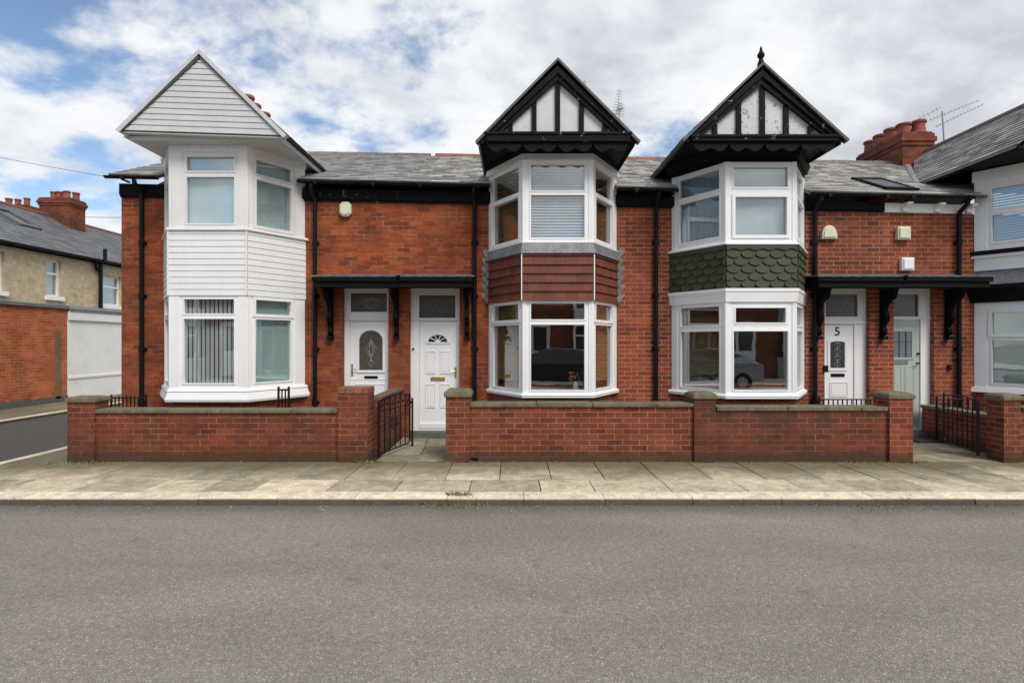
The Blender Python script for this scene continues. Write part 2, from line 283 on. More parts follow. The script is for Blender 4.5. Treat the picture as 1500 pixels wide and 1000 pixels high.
# ------------------------------------------------------------------ mesh building
class MB:
    def __init__(s): s.v = []; s.f = []
    def poly(s, pts):
        i = len(s.v); s.v += [Vector(p) for p in pts]; s.f.append(list(range(i, i + len(pts)))); return s
    def hexa(s, p):   # 8 pts: bottom 4 ccw, top 4 ccw
        i = len(s.v); s.v += [Vector(q) for q in p]
        for f in ((3, 2, 1, 0), (4, 5, 6, 7), (0, 1, 5, 4), (1, 2, 6, 5), (2, 3, 7, 6), (3, 0, 4, 7)): s.f.append([i + k for k in f])
        return s
    def box(s, x0, x1, y0, y1, z0, z1):
        return s.hexa([(x0, y0, z0), (x1, y0, z0), (x1, y1, z0), (x0, y1, z0), (x0, y0, z1), (x1, y0, z1), (x1, y1, z1), (x0, y1, z1)])
    def fbox(s, F, u0, u1, v0, v1, d0, d1):
        return s.hexa([F(u0, v0, d1), F(u1, v0, d1), F(u1, v0, d0), F(u0, v0, d0), F(u0, v1, d1), F(u1, v1, d1), F(u1, v1, d0), F(u0, v1, d0)])
    def prism(s, a, b):   # two matching outlines
        i = len(s.v); n = len(a); s.v += [Vector(q) for q in a] + [Vector(q) for q in b]
        s.f.append([i + k for k in range(n)]); s.f.append([i + n + k for k in reversed(range(n))])
        for k in range(n): s.f.append([i + (k + 1) % n, i + k, i + n + k, i + n + (k + 1) % n])
        return s
    def fprism(s, F, pts, d0, d1): return s.prism([F(u, v, d1) for u, v in pts], [F(u, v, d0) for u, v in pts])
    def ring(s, F, outer, inner, d0, d1):
        n = len(outer)
        for k in range(n):
            j = (k + 1) % n
            s.hexa([F(*outer[k], d1), F(*outer[j], d1), F(*outer[j], d0), F(*outer[k], d0), F(*inner[k], d1), F(*inner[j], d1), F(*inner[j], d0), F(*inner[k], d0)])
        return s
    def tube(s, pts, r, n=8, closed=False):
        pts = [Vector(p) for p in pts]; i = len(s.v); m = len(pts); rr = r if isinstance(r, (list, tuple)) else [r] * m
        up = None
        for k, p in enumerate(pts):
            t = (pts[min(k + 1, m - 1)] - pts[max(k - 1, 0)]).normalized()
            if up is None:
                up = Vector((0, 0, 1)) if abs(t.z) < .9 else Vector((0, 1, 0))
            a = t.cross(up).normalized(); b = a.cross(t).normalized(); up = b
            for q in range(n):
                an = 2 * math.pi * q / n; s.v.append(p + (a * math.cos(an) + b * math.sin(an)) * rr[k])
        for k in range(m - 1):
            for q in range(n):
                s.f.append([i + k * n + q, i + k * n + (q + 1) % n, i + (k + 1) * n + (q + 1) % n, i + (k + 1) * n + q])
        s.f.append([i + q for q in reversed(range(n))]); s.f.append([i + (m - 1) * n + q for q in range(n)])
        return s
    def lathe(s, c, prof, n=16, cap=True):
        i = len(s.v); m = len(prof); c = Vector(c)
        for r, z in prof:
            for q in range(n):
                a = 2 * math.pi * q / n; s.v.append(c + Vector((r * math.cos(a), r * math.sin(a), z)))
        for k in range(m - 1):
            for q in range(n): s.f.append([i + k * n + q, i + k * n + (q + 1) % n, i + (k + 1) * n + (q + 1) % n, i + (k + 1) * n + q])
        if cap: s.f.append([i + q for q in reversed(range(n))]); s.f.append([i + (m - 1) * n + q for q in range(n)])
        return s
    def build(s, name, mat, parent=None, smooth=False, bevel=0, kind=None, fix=True):
        me = bpy.data.meshes.new(name)
        org = world_loc(parent) if parent else Vector((0, 0, 0))
        me.from_pydata([v - org for v in s.v], [], s.f)
        if fix:
            import bmesh
            bm = bmesh.new(); bm.from_mesh(me); bmesh.ops.recalc_face_normals(bm, faces=bm.faces); bm.to_mesh(me); bm.free()
        me.update()
        uvl = me.uv_layers.new(name='UVMap'); Z = Vector((0, 0, 1))
        for p in me.polygons:
            n = p.normal
            if abs(n.z) > .985: u, w = Vector((1, 0, 0)), Vector((0, 1, 0))
            else:
                u = Z.cross(n).normalized(); w = n.cross(u).normalized()
                if abs(n.z) < .05: w = Z
            for li in p.loop_indices:
                c = me.vertices[me.loops[li].vertex_index].co + org
                uvl.data[li].uv = (c.dot(u), c.dot(w))
        if smooth:
            me.shade_smooth(); me.set_sharp_from_angle(angle=R(35))
        me.materials.append(M[mat] if isinstance(mat, str) else mat)
        o = bpy.data.objects.new(name, me); COL.objects.link(o)
        if parent: o.parent = parent
        if bevel:
            b = o.modifiers.new('bevel', 'BEVEL'); b.width = bevel; b.segments = 2; b.limit_method = 'ANGLE'; b.angle_limit = R(40)
        if kind: o['kind'] = kind
        return o
LOCS = {}
def world_loc(o):
    l = Vector((0, 0, 0))
    while o is not None: l += o.location; o = o.parent
    return l
def thing(name, label, cat, loc=(0, 0, 0), group=None):
    o = bpy.data.objects.new(name, None); COL.objects.link(o); o.location = loc; o.empty_display_size = .2
    o['label'] = label; o['category'] = cat
    if group: o['group'] = group
    return o
def tag(o, label, cat, group=None, kind=None):
    o['label'] = label; o['category'] = cat
    if group: o['group'] = group
    if kind: o['kind'] = kind
    return o
def copy_tree(o, parent=None):
    c = o.copy(); COL.objects.link(c); c.parent = parent
    for ch in list(o.children): copy_tree(ch, c)
    return c
def face_frame(a, b):      # a, b plan points left to right seen from outside; returns F(u, z, d) with d outwards
    a = Vector((a[0], a[1], 0)); b = Vector((b[0], b[1], 0)); u = (b - a).normalized(); n = Vector((u.y, -u.x, 0))
    F = lambda uu, z, d=0: a + u * uu + n * d + Vector((0, 0, z))
    F.len = (b - a).length; return F
def FF(Y): return face_frame((0, Y), (1, Y))     # facade frame: u is X, d towards the camera

def panel_holes(mb, F, u0, u1, z0, z1, holes, d0, d1):
    us = sorted(set([u0, u1] + [h[0] for h in holes] + [h[1] for h in holes]))
    for i in range(len(us) - 1):
        a, b = us[i], us[i + 1]; mid = (a + b) / 2
        hs = sorted([(h[2], h[3]) for h in holes if h[0] < mid < h[1]]); z = z0
        for h in hs:
            if h[0] > z + 1e-5: mb.fbox(F, a, b, z, h[0], d0, d1)
            z = h[1]
        if z1 > z + 1e-5: mb.fbox(F, a, b, z, z1, d0, d1)
def rect(u0, u1, v0, v1): return [(u0, v0), (u1, v0), (u1, v1), (u0, v1)]
def arch(u0, u1, v0, v1, rise, n=10):
    pts = [(u0, v0), (u1, v0)]; c = (u0 + u1) / 2; hw = (u1 - u0) / 2
    for k in range(n + 1):
        a = math.pi * k / n; pts.append((c + hw * math.cos(a), v1 - rise + rise * math.sin(a)))
    return pts
def window(parent, F, u0, u1, z0, z1, panes, frame_mat='upvc', glass='glass', depth=.0, cover=None, fw=.045, sash=()):
    """panes: glass rects (u0,u1,z0,z1). One frame mesh, one pane mesh, optional covering."""
    mb = MB(); panel_holes(mb, F, u0, u1, z0, z1, panes, -.06 + depth, 0 + depth)
    for k, p in enumerate(panes):
        g = .012 if k not in sash else .035
        i = (p[0] + .012, p[1] - .012, p[2] + .012, p[3] - .012) 
        mb.ring(F, rect(p[0] - g, p[1] + g, p[2] - g, p[3] + g), rect(*i), -.03 + depth, (.010 if k not in sash else .022) + depth)
    mb.build('window_frame', frame_mat, parent)
    mb = MB()
    for p in panes: mb.fbox(F, p[0] + .002, p[1] - .002, p[2] + .002, p[3] - .002, -.040 + depth, -.034 + depth)
    pn = mb.build('pane', glass, parent)
    return pn
def offset_poly(pts, g):      # open 4-point trapezoid outline back-left, front-left, front-right, back-right
    out = []
    lines = []
    for a, b in zip(pts[:-1], pts[1:]):
        a = Vector(a).to_2d(); b = Vector(b).to_2d(); d = (b - a).normalized(); n = Vector((d.y, -d.x)); lines.append((a + n * g, d))
    def isect(l1, l2):
        (p, r), (q, s) = l1, l2; cr = r.x * s.y - r.y * s.x; t = ((q - p).x * s.y - (q - p).y * s.x) / cr; return p + r * t
    def aty(l, y): p, d = l; t = (y - p.y) / d.y; return p + d * t
    return [aty(lines[0], pts[0][1]), isect(lines[0], lines[1]), isect(lines[1], lines[2]), aty(lines[2], pts[3][1])]
def bay_ring(mb, pts, z0, z1, g0, g1=None):
    if g1 is None: g1 = g0
    a = offset_poly(pts, g0); b = offset_poly(pts, g1)
    mb.prism([(p.x, p.y, z0) for p in a], [(p.x, p.y, z1) for p in b])

def slates(mb, A, B, C, D, tw=.26, th=.2, jit=.004, thick=.007, gap=.004):
    """tiles over the quad A(eave left) B(eave right) C(top right) D(top left)"""
    A, B, C, D = map(Vector, (A, B, C, D)); n = ((B - A).cross(D - A)).normalized()
    if n.z < 0: n = -n
    H = max((D - A).length, (C - B).length); rows = max(2, int(H / th + .5)); W = max((B - A).length, (C - D).length)
    for r in range(rows):
        t0 = r / rows; t1 = min(1, (r + 1.25) / rows)
        l0, r0 = A.lerp(D, t0), B.lerp(C, t0); l1, r1 = A.lerp(D, t1), B.lerp(C, t1)
        w0 = (r0 - l0).length; w1 = (r1 - l1).length
        if w0 < .05: continue
        off = -tw * .5 if r % 2 else 0; u = off
        while u < w0:
            a, b = max(0, u + gap / 2), min(w0, u + tw - gap / 2)
            if b - a > .02:
                j = random.uniform(-jit, jit) * 2; hj = random.random() * jit; sag = Vector((0, 0, 0))
                ea = l0 + (r0 - l0) * (a / w0); eb = l0 + (r0 - l0) * (b / w0)
                ta = l1 + (r1 - l1) * min(1, (a / w0)); tb = l1 + (r1 - l1) * min(1, (b / w0))
                dd = (l0 - l1).normalized() * j
                lo, hi = thick + hj, .001
                q = random.uniform(-.003, .003)
                mb.hexa([ea + dd + n * .0, eb + dd + n * .0, tb - n * .004, ta - n * .004, ea + dd + n * (lo + thick + q), eb + dd + n * (lo + thick - q), tb + n * hi, ta + n * hi])
            u += tw
def quad_slab(mb, A, B, C, D, t):
    A, B, C, D = map(Vector, (A, B, C, D)); n = ((B - A).cross(D - A)).normalized()
    if n.z < 0: n = -n
    mb.hexa([p - n * t for p in (A, B, C, D)] + [A, B, C, D])

# ------------------------------------------------------------------ profile lines of the terrace
def z_eave(x): return 4.24 - .0241 * (x + .34)
def z_brick(x): return 3.955 - .0195 * (x + .46)
def z_ridge(x): return 5.90 - .0165 * (x + 6.6)
YE, YR = 9.12, 12.35

# ------------------------------------------------------------------ house pieces
def wall_block(root, x0, x1, openings, mat, end_left=False):
    F = FF(YF); mb = MB(); top = 3.70
    panel_holes(mb, F, x0, x1, -.15, top, openings, -.28, 0)
    za, zb = z_brick(x0), z_brick(x1)
    mb.hexa([(x0, YF, top), (x1, YF, top), (x1, YF + .28, top), (x0, YF + .28, top), (x0, YF, za), (x1, YF, zb), (x1, YF + .28, zb), (x0, YF + .28, za)])
    return mb.build('wall', mat, root)
def spans(x0, x1, gap):
    if not gap: return [(x0, x1, False)]
    return [(x0, gap[0], False), (gap[0], gap[1], True), (gap[1], x1, False)]
def roof_main(root, x0, x1, mat, tw=.25, th=.19, gap=None, over=0.0):
    mb = MB(); m2 = MB()
    for a, b, skip in spans(x0 - over, x1, gap):
        t0 = .135 if skip else 0
        C, D = Vector((b, YR, z_ridge(b))), Vector((a, YR, z_ridge(a)))
        A, B = Vector((a, YE - .06, z_eave(a) + .01)).lerp(D, t0), Vector((b, YE - .06, z_eave(b) + .01)).lerp(C, t0)
        slates(mb, A, B, C, D, tw, th); quad_slab(m2, A, B, C, D, .05)
    ro = mb.build('roof', mat, root); mb = m2
    quad_slab(mb, (x1, 15.6, 4.2), (x0, 15.6, 4.2), (x0, YR, z_ridge(x0) - .002), (x1, YR, z_ridge(x1) - .002), .05)
    mb.build('roof_deck', 'slate_dark', ro)
    return ro
def ridge_tiles(ro, x0, x1, mat):
    mb = MB(); x = x0
    while x < x1 - .05:
        e = min(x1, x + .45)
        za, zb = z_ridge(x), z_ridge(e); j = random.uniform(-.006, .01)
        prof = [(-.13, -.06), (-.09, .02), (0, .055), (.09, .02), (.13, -.06)]
        mb.prism([(x + .006, YR + a, za + b + j) for a, b in prof], [(e - .006, YR + a, zb + b + j) for a, b in prof]); x += .45
    mb.build('ridge_tiles', mat, ro)
def eaves(root, segs):
    """segs: (x0,x1,fascia material) black boards and a half round gutter"""
    for x0, x1, m in segs:
        mb = MB()
        for (a, b, y) in ((0.0, .16, YF - .035), (.16, 1, YF - .06)):
            pa = [z_brick(x) + a_ * (z_eave(x) - .09 - z_brick(x)) for x, a_ in ((x0, a), (x1, a), (x1, b), (x0, b))]
            mb.hexa([(x0, y, pa[0]), (x1, y, pa[1]), (x1, YF + .02, pa[1]), (x0, YF + .02, pa[0]), (x0, y, pa[3]), (x1, y, pa[2]), (x1, YF + .02, pa[2]), (x0, YF + .02, pa[3])])
        mb.build('fascia', m, root)
def gutter(root, x0, x1):
    mb = MB(); n = 8; prof = []
    for k in range(n + 1):
        a = math.pi + math.pi * k / n; prof.append((.046 * math.cos(a), .042 * math.sin(a)))
    prof += [(p[0] * .86, p[1] * .86) for p in reversed(prof)]
    y = YE - .06; mb.prism([(x0, y + a, z_eave(x0) - .02 + b) for a, b in prof], [(x1, y + a, z_eave(x1) - .02 + b) for a, b in prof])
    x = x0 + .3
    while x < x1:
        z = z_eave(x) - .02; mb.box(x, x + .03, y - .062, y + .13, z - .075, z - .05); mb.box(x - .02, x + .05, y - .061, y - .05, z - .05, z + .006); x += .95
    mb.build('gutter', 'black_plastic', root, smooth=True)
def downpipe(root, px, z1=.05, py1=None, bend=True):
    x = PX(px, 9.2); z0 = z_eave(x) - .07; mb = MB()
    mb.tube([(x, YE - .06, z0), (x, YE - .06, z0 - .05), (x, YF - .07, z0 - .17), (x, YF - .06, z0 - .25), (x, YF - .06, z1)], .036, 12)
    for z in (3.3, 2.4, 1.5, .6):
        mb.lathe((x, YF - .06, z), [(.045, -.04), (.047, 0), (.045, .04)], 12); mb.box(x - .06, x + .06, YF - .03, YF - .002, z - .02, z + .02)
    mb.build('downpipe', 'black_plastic', root, smooth=True)
def room(root, x0, x1, z0, z1, cover=None):
    mb = MB(); y0, y1 = YF + .02, YF + 2.6
    mb.poly([(x0, y1, z0), (x1, y1, z0), (x1, y1, z1), (x0, y1, z1)])
    mb.poly([(x0, y0, z0), (x0, y1, z0), (x0, y1, z1), (x0, y0, z1)]); mb.poly([(x1, y0, z0), (x1, y1, z0), (x1, y1, z1), (x1, y0, z1)])
    mb.poly([(x0, y0, z0), (x1, y0, z0), (x1, y1, z0), (x0, y1, z0)]); mb.poly([(x0, y0, z1), (x1, y0, z1), (x1, y1, z1), (x0, y1, z1)])
    mb.build('room_lining', 'room', root, fix=False)
def bay_plan(cx_f, fw, cx_b, bw): return [(cx_b - bw, YF), (cx_f - fw, YB), (cx_f + fw, YB), (cx_b + bw, YF)]
def faces(pts, g=0):
    p = offset_poly(pts, g) if g else [Vector(q).to_2d() for q in pts]
    return [face_frame(p[0], p[1]), face_frame(p[1], p[2]), face_frame(p[2], p[3])]
def v_blind(part, F, u0, u1, z0, z1, mat, gap=.0, w=.085, d=-.10):
    mb = MB(); u = u0
    while u < u1 - .02:
        a = random.uniform(-.006, .006); ang = .003 if gap <= 0 else .012
        b = min(u1, u + w - gap + (.006 if gap <= 0 else 0))
        mb.hexa([F(u, z0, d + ang + a), F(b, z0, d - ang), F(b, z0, d - ang - .002), F(u, z0, d + ang - .002 + a), F(u, z1, d + ang), F(b, z1, d - ang), F(b, z1, d - ang - .002), F(u, z1, d + ang - .002)])
        u += w
    mb.build('blind', mat, part)
def h_blind(part, F, u0, u1, z0, z1, mat, pitch=.035, d=-.10):
    mb = MB(); z = z0
    while z < z1:
        j = random.uniform(-.002, .002)
        mb.hexa([F(u0, z + j, d + .014), F(u1, z - j, d + .014), F(u1, z + pitch * .75, d - .01), F(u0, z + pitch * .75, d - .01), F(u0, z + j + .003, d + .014), F(u1, z - j + .003, d + .014), F(u1, z + pitch * .75 + .003, d - .01), F(u0, z + pitch * .75 + .003, d - .01)]); z += pitch
    for u in (u0 + .12, u1 - .12): mb.tube([F(u, z0, d + .018), F(u, z1, d + .018)], .0025, 4)
    mb.build('blind', mat, part)
def curtain(part, F, u0, u1, z0, z1, mat, wl=.11, amp=.02, d=-.11, bot=0):
    mb = MB(); n = int((u1 - u0) / wl * 8) + 2; i0 = len(mb.v); top = []; 
    ph = random.random() * 6
    for k in range(n):
        u = u0 + (u1 - u0) * k / (n - 1); q = d + amp * math.sin(u / wl * 6.283 + ph + .8 * math.sin(u * 9))
        mb.v.append(Vector(F(u, z0, q))); mb.v.append(Vector(F(u, z1, q * .98)))
    for k in range(n - 1): mb.f.append([2 * k, 2 * k + 2, 2 * k + 3, 2 * k + 1])
    mb.build('curtain', mat, part, smooth=True, fix=False)

def bay_windows(root, pts, z0, z1, zs, layout, mat, name='bay_window', covers=(None, None, None), glass='glass'):
    """posts, three windows; zs = list of glass bands (z0,z1); layout = per face (margin, sash set)"""
    part = MB()
    Fs = faces(pts)
    for k, F in enumerate(Fs):      # corner posts
        m = layout[k][0]; part.fbox(F, .004, m[0], z0, z1, -.07, .012); part.fbox(F, F.len - m[1], F.len - .004, z0, z1, -.07, .012)
    for p in pts[1:3]: part.tube([(p[0], p[1] + .012, z0), (p[0], p[1] + .012, z1)], .028, 10)
    bay_ring(part, pts, z0 - .0, z0 + .02, -.02); bay_ring(part, pts, z1 - .02, z1, -.02)
    p = part.build(name, mat, root)
    for k, F in enumerate(Fs):
        m, sash, bands = layout[k]; u0, u1 = m[0], F.len - m[1]; e = .055
        bands = bands or zs
        panes = [(u0 + e + x[2] if len(x) > 2 else u0 + e, u1 - e - x[2] if len(x) > 2 else u1 - e, x[0], x[1]) for x in bands]
        window(p, F, u0, u1, z0, z1, panes, mat, sash=sash, glass=glass)
        c = covers[k]
        if c: c(p, F, u0 + .02, u1 - .02, bands[0][0] - .03, bands[-1][1] + .03)
    return p
def canopy(root, x0, x1, brx, wall_x1=None):
    y0 = 8.8; zt = PZ(405, y0); zb = PZ(420, y0)
    part = MB()
    part.hexa([(x0, y0, zb), (x1, y0, zb - .0), (x1, YF, zb + .02), (x0, YF, zb + .02), (x0, y0, zt), (x1, y0, zt - .01), (x1, YF, zt + .045), (x0, YF, zt + .045)])
    part.hexa([(x0 - .03, y0 - .035, zt - .075), (x1 + .03, y0 - .035, zt - .085), (x1 + .03, y0, zt - .085), (x0 - .03, y0, zt - .075), (x0 - .03, y0 - .035, zt), (x1 + .03, y0 - .035, zt - .01), (x1 + .03, y0, zt - .01), (x0 - .03, y0, zt)])
    part.box(x0 - .004, x1 + .004, y0 - .012, y0, zb - .012, zb + .03)
    c = part.build('canopy', 'black_paint', root, bevel=.006)
    mb = MB(); n = 24
    for k in range(n):
        a, b = x0 - .045 + (x1 - x0 + .09) * k / n, x0 - .045 + (x1 - x0 + .09) * (k + 1) / n
        ja, jb = .005 * math.sin(k * 1.9) + .002, .005 * math.sin((k + 1) * 1.9) + .002
        mb.hexa([(a, y0 - .05, zt - .006 - ja * .6), (b, y0 - .05, zt - .006 - jb * .6), (b, YF - .002, zt + .05), (a, YF - .002, zt + .05), (a, y0 - .05, zt + .012 + ja), (b, y0 - .05, zt + .012 + jb), (b, YF - .002, zt + .07), (a, YF - .002, zt + .07)])
    mb.box(x0, x1, YF - .03, YF - .002, zt + .06, zt + .10)
    mb.build('lead_flashing', 'lead_roof', c)
    prof = [(.0, 0), (.44, 0), (.44, -.06), (.41, -.075), (.42, -.13), (.35, -.20), (.25, -.23), (.17, -.29), (.14, -.37), (.17, -.45), (.20, -.53), (.165, -.62), (.10, -.66), (.08, -.72), (.12, -.77), (.115, -.83), (.06, -.87), (0, -.88)]; prof = [(a * .85, b * .9) for a, b in prof]
    for bx in brx:
        mb = MB(); w = .036
        mb.prism([(bx - w, YF - .001 - a, zb + b) for a, b in prof], [(bx + w, YF - .001 - a, zb + b) for a, b in prof])
        pr2 = [(a + .012, b) for a, b in prof[3:-2]]
        for q in (-.017, .017):
            mb.prism([(bx + q - .008, YF - .001 - a, zb + b) for a, b in [(0.0, -.1)] + pr2 + [(0, -.7)]], [(bx + q + .008, YF - .001 - a, zb + b) for a, b in [(0.0, -.1)] + pr2 + [(0, -.7)]])
        mb.box(bx - w - .008, bx + w + .008, YF - .12, YF - .003, zb - .85, zb - .79)
        mb.build('bracket', 'black_paint', c, bevel=.006)
    return c

def gable(root, xl, xr, xa, zl, zr, za, style, mat_roof='slate_dark', y0=YG, yback=10.25, yridge=12.3, finial=False):
    """roof over a bay: front triangle at y0"""
    part = MB(); wt = 'black_chip' if style != 'white' else 'siding_grey'
    base = 'black_paint' if style != 'white' else 'siding_grey'
    # soffit / body
    bz = min(zl, zr)
    part.box(xl + .05, xr - .05, y0 + .12, yback + .1, bz - .03, bz + .03)
    part.prism([(xl + .06, y0 + .10, zl + .0), (xr - .06, y0 + .10, zr + .0), (xa, y0 + .10, za - .08)], [(xl + .06, y0 + .16, zl), (xr - .06, y0 + .16, zr), (xa, y0 + .16, za - .08)])
    for x, z in ((xl, zl), (xr, zr)):      # side eave boards
        s = 1 if x == xl else -1
        part.box(min(x + s * .03, x + s * .055), max(x + s * .03, x + s * .055), y0 + .05, yback, z - .07, z + .03)
    g = part.build('gable', base, root)
    # roof slopes
    for s, (xe, ze) in ((0, (xl, zl)), (1, (xr, zr))):
        A, B = (xe, yback, ze), (xe, y0 - .02, ze); C, D = (xa, y0 - .02, za), (xa, yridge, za)
        if s: A, B, C, D = B, A, D, C
        mb = MB(); slates(mb, A, B, C, D, .25, .19, .003); quad_slab(mb, A, B, C, D, .04); mb.build('gable_roof', mat_roof, g)
    return g
def barge(g, xl, xr, xa, zl, zr, za, y0, mat, w=.16, t=.04, drop=.0):
    mb = MB()
    for xe, ze in ((xl, zl), (xr, zr)):
        e = Vector((xe, 0, ze)); a = Vector((xa, 0, za)); d = (a - e).normalized(); 
        pts = [(xe, ze), (xa, za), (xa, za - w / abs(d.x)), (xe + (1 if xe < xa else -1) * w * .55, ze - w * .5 + drop), (xe, ze - .05)]
        mb.prism([(p[0], y0, p[1]) for p in pts], [(p[0], y0 + t, p[1]) for p in pts])
    return mb.build('bargeboard', mat, g)

# ================================================================== HOUSE 1
X1a, X12, X23, X34, X4b = -6.65, -1.83, 2.36, 6.31, 11.2
FFd = FF(YF)
def px_box(px0, px1, py0, py1, Y): return PX(px0, Y), PX(px1, Y), PZ(py1, Y), PZ(py0, Y)

h1 = thing('terraced_house', 'end of terrace brick house with white boarded bay and white boarded gable', 'house', (-4.3, YF, 0))
d1 = px_box(502, 569, 420, 634, YF)
bay1 = bay_plan(PX(305, YB), .59, PX(344, YF), 1.19)
c1 = (bay1[0][0] + bay1[3][0]) / 2
wall_block(h1, X1a, X12, [(d1[0], d1[1], -.02, d1[3]), (c1 - 1.0, c1 + 1.0, .95, 2.28), (c1 - 1.0, c1 + 1.0, 3.42, 3.699)], 'brick_a')
mb = MB(); mb.hexa([(X1a, YF + .28, -.15), (X1a + .28, YF + .28, -.15), (X1a + .28, 15.4, -.15), (X1a, 15.4, -.15), (X1a, YF + .28, z_brick(X1a)), (X1a + .28, YF + .28, z_brick(X1a)), (X1a + .28, 15.4, 4.1), (X1a, 15.4, 4.1)])
mb.prism([(X1a + .003, YF + .1, z_brick(X1a)), (X1a + .003, 15.4, 4.1), (X1a + .003, YR, z_ridge(X1a) - .08)], [(X1a + .25, YF + .1, z_brick(X1a)), (X1a + .25, 15.4, 4.1), (X1a + .25, YR, z_ridge(X1a) - .08)])
mb.box(X1a, 11.0, 15.4, 15.6, -.15, 4.1)
mb.build('side_wall', 'brick_end', h1)
G1 = (bay1[0][0] + .03, bay1[3][0] - .03); ro = roof_main(h1, X1a - .05, X12, 'slate_a', gap=G1); ridge_tiles(ro, X1a, X12, 'ridge_grey')
eaves(h1, [(X1a, G1[0], 'black_paint'), (G1[1], X12, 'black_chip')]); gutter(h1, X1a - .1, G1[0]); gutter(h1, G1[1], X12)
downpipe(h1, 205); downpipe(h1, 460)
room(h1, c1 - 1.05, c1 + 1.05, .7, 2.3); room(h1, c1 - 1.05, c1 + 1.05, 3.38, 4.5)
Z = lambda py: PZ(py, YB)
# base, skirt, lower window, siding, upper window, head
mb = MB(); bay_ring(mb, bay1, -.1, .74, -.04); mb.build('bay_base', 'brick_a', h1)
lay = [((.10, .09), (), None), ((.17, .13), (), None), ((.09, .16), (), None)]
low = bay_windows(h1, bay1, .88, 2.36, [(.975, 1.99), (2.05, 2.295)], [((.10, .09), (), None), ((.15, .12), (), None), ((.08, .2), (1,), None)], 'upvc', covers=(
    lambda p, F, a, b, z0, z1: v_blind(p, F, a, b, z0, z1, 'blind_teal'),
    lambda p, F, a, b, z0, z1: v_blind(p, F, a, b, z0, z1, 'blind_grey', gap=.03, w=.068),
    lambda p, F, a, b, z0, z1: v_blind(p, F, a, b, z0, z1, 'blind_teal', w=.09)))
mb = MB(); bay_ring(mb, bay1, .735, .86, .075, .035); bay_ring(mb, bay1, .86, .90, .05, .03); bay_ring(mb, bay1, .70, .735, .065, .075); mb.build('sill', 'upvc', h1)
mb = MB(); bay_ring(mb, bay1, 2.36, 3.36, .01); sp = mb.build('bay_panel', 'siding', h1)
mb = MB()
for F in faces(bay1, .012):
    z = 2.34; 
    while z < 3.33:
        h = .0945
        mb.hexa([F(.0, z, .013), F(F.len, z, .013), F(F.len, z, -.01), F(0, z, -.01), F(0, z + h - .008, .006), F(F.len, z + h - .008, .006), F(F.len, z + h - .008, -.01), F(0, z + h - .008, -.01)])
        z += h
mb.build('weatherboards', 'siding', sp)
for p in offset_poly(bay1, .03)[1:3]: mb = MB(); mb.box(p.x - .012, p.x + .012, p.y - .006, p.y + .02, 2.34, 3.36); mb.build('corner_trim', 'siding', sp)
mb = MB(); bay_ring(mb, bay1, 3.345, 3.385, .055, .045); mb.build('sill', 'upvc_aged', h1)
bay_windows(h1, bay1, 3.385, 4.63, [(3.41 + .03, 4.18), (4.25, 4.49)], [((.10, .09), (), None), ((.19, .12), (), None), ((.09, .2), (0,), None)], 'upvc_aged', covers=(
    lambda p, F, a, b, z0, z1: v_blind(p, F, a, b, z0, z1, 'blind_pale'),
    lambda p, F, a, b, z0, z1: v_blind(p, F, a, b, z0, z1, 'blind_pale', w=.09),
    lambda p, F, a, b, z0, z1: v_blind(p, F, a, b, z0, z1, 'blind_pale', w=.09)))
mb = MB(); bay_ring(mb, bay1, 4.55, 4.66, .02); bay_ring(mb, bay1, 4.66, 4.70, .05, .065); bay_ring(mb, bay1, 4.70, 4.84, .065, .055); mb.build('bay_head', 'upvc_aged', h1)
# white boarded gable
xl, xr, xa = PX(176, YG), PX(416, YG), PX(293, YG); zl, zr, za = PZ(190, YG), PZ(198, YG), PZ(80, YG)
g = gable(h1, xl, xr, xa, zl, zr, za, 'white')
mb = MB(); rows = 13; tri_l = lambda z: xl + (xa - xl) * (z - zl) / (za - zl); tri_r = lambda z: xr + (xa - xr) * (z - zr) / (za - zr)
for k in range(rows):
    q0, q1 = k / rows, (k + 1) / rows - .004
    aL, bL = Vector((xl, 0, zl)).lerp(Vector((xa, 0, za - .03)), q0), Vector((xl, 0, zl)).lerp(Vector((xa, 0, za - .03)), q1)
    aR, bR = Vector((xr, 0, zr)).lerp(Vector((xa, 0, za - .03)), q0), Vector((xr, 0, zr)).lerp(Vector((xa, 0, za - .03)), q1)
    mb.hexa([(aL.x, YG + .0, aL.z), (aR.x, YG + .0, aR.z), (aR.x, YG + .05, aR.z), (aL.x, YG + .05, aL.z), (bL.x, YG + .009, bL.z), (bR.x, YG + .009, bR.z), (bR.x, YG + .05, bR.z), (bL.x, YG + .05, bL.z)])
mb.prism([(xl, YG + .06, zl), (xr, YG + .06, zr), (xa, YG + .06, za - .02)], [(xl, YG + .09, zl), (xr, YG + .09, zr), (xa, YG + .09, za - .02)])
mb.build('weatherboards', 'siding_grey', g)
mb = MB()
for xe, ze in ((xl, zl), (xr, zr)):
    s = 1 if xe < xa else -1
    pts = [(xe - s * .05, ze - .012), (xa, za + .065), (xa, za - .005), (xe + s * .0, ze - .05)]
    mb.prism([(p[0], YG - .035, p[1]) for p in pts], [(p[0], YG + .06, p[1]) for p in pts])
mb.build('verge_trim', 'siding_grey', g)
mb = MB()   # boarded soffit
for k in range(16):
    y = YG + .02 + k * .085
    if y > YF - .05: break
    mb.hexa([(xl + .03, y, zl - .035), (xr - .03, y, zr - .035), (xr - .03, y + .078, zr - .035), (xl + .03, y + .078, zl - .035), (xl + .03, y, zl - .02), (xr - .03, y, zr - .02), (xr - .03, y + .078, zr - .02), (xl + .03, y + .078, zl - .02)])
mb.build('soffit', 'siding_grey', g)
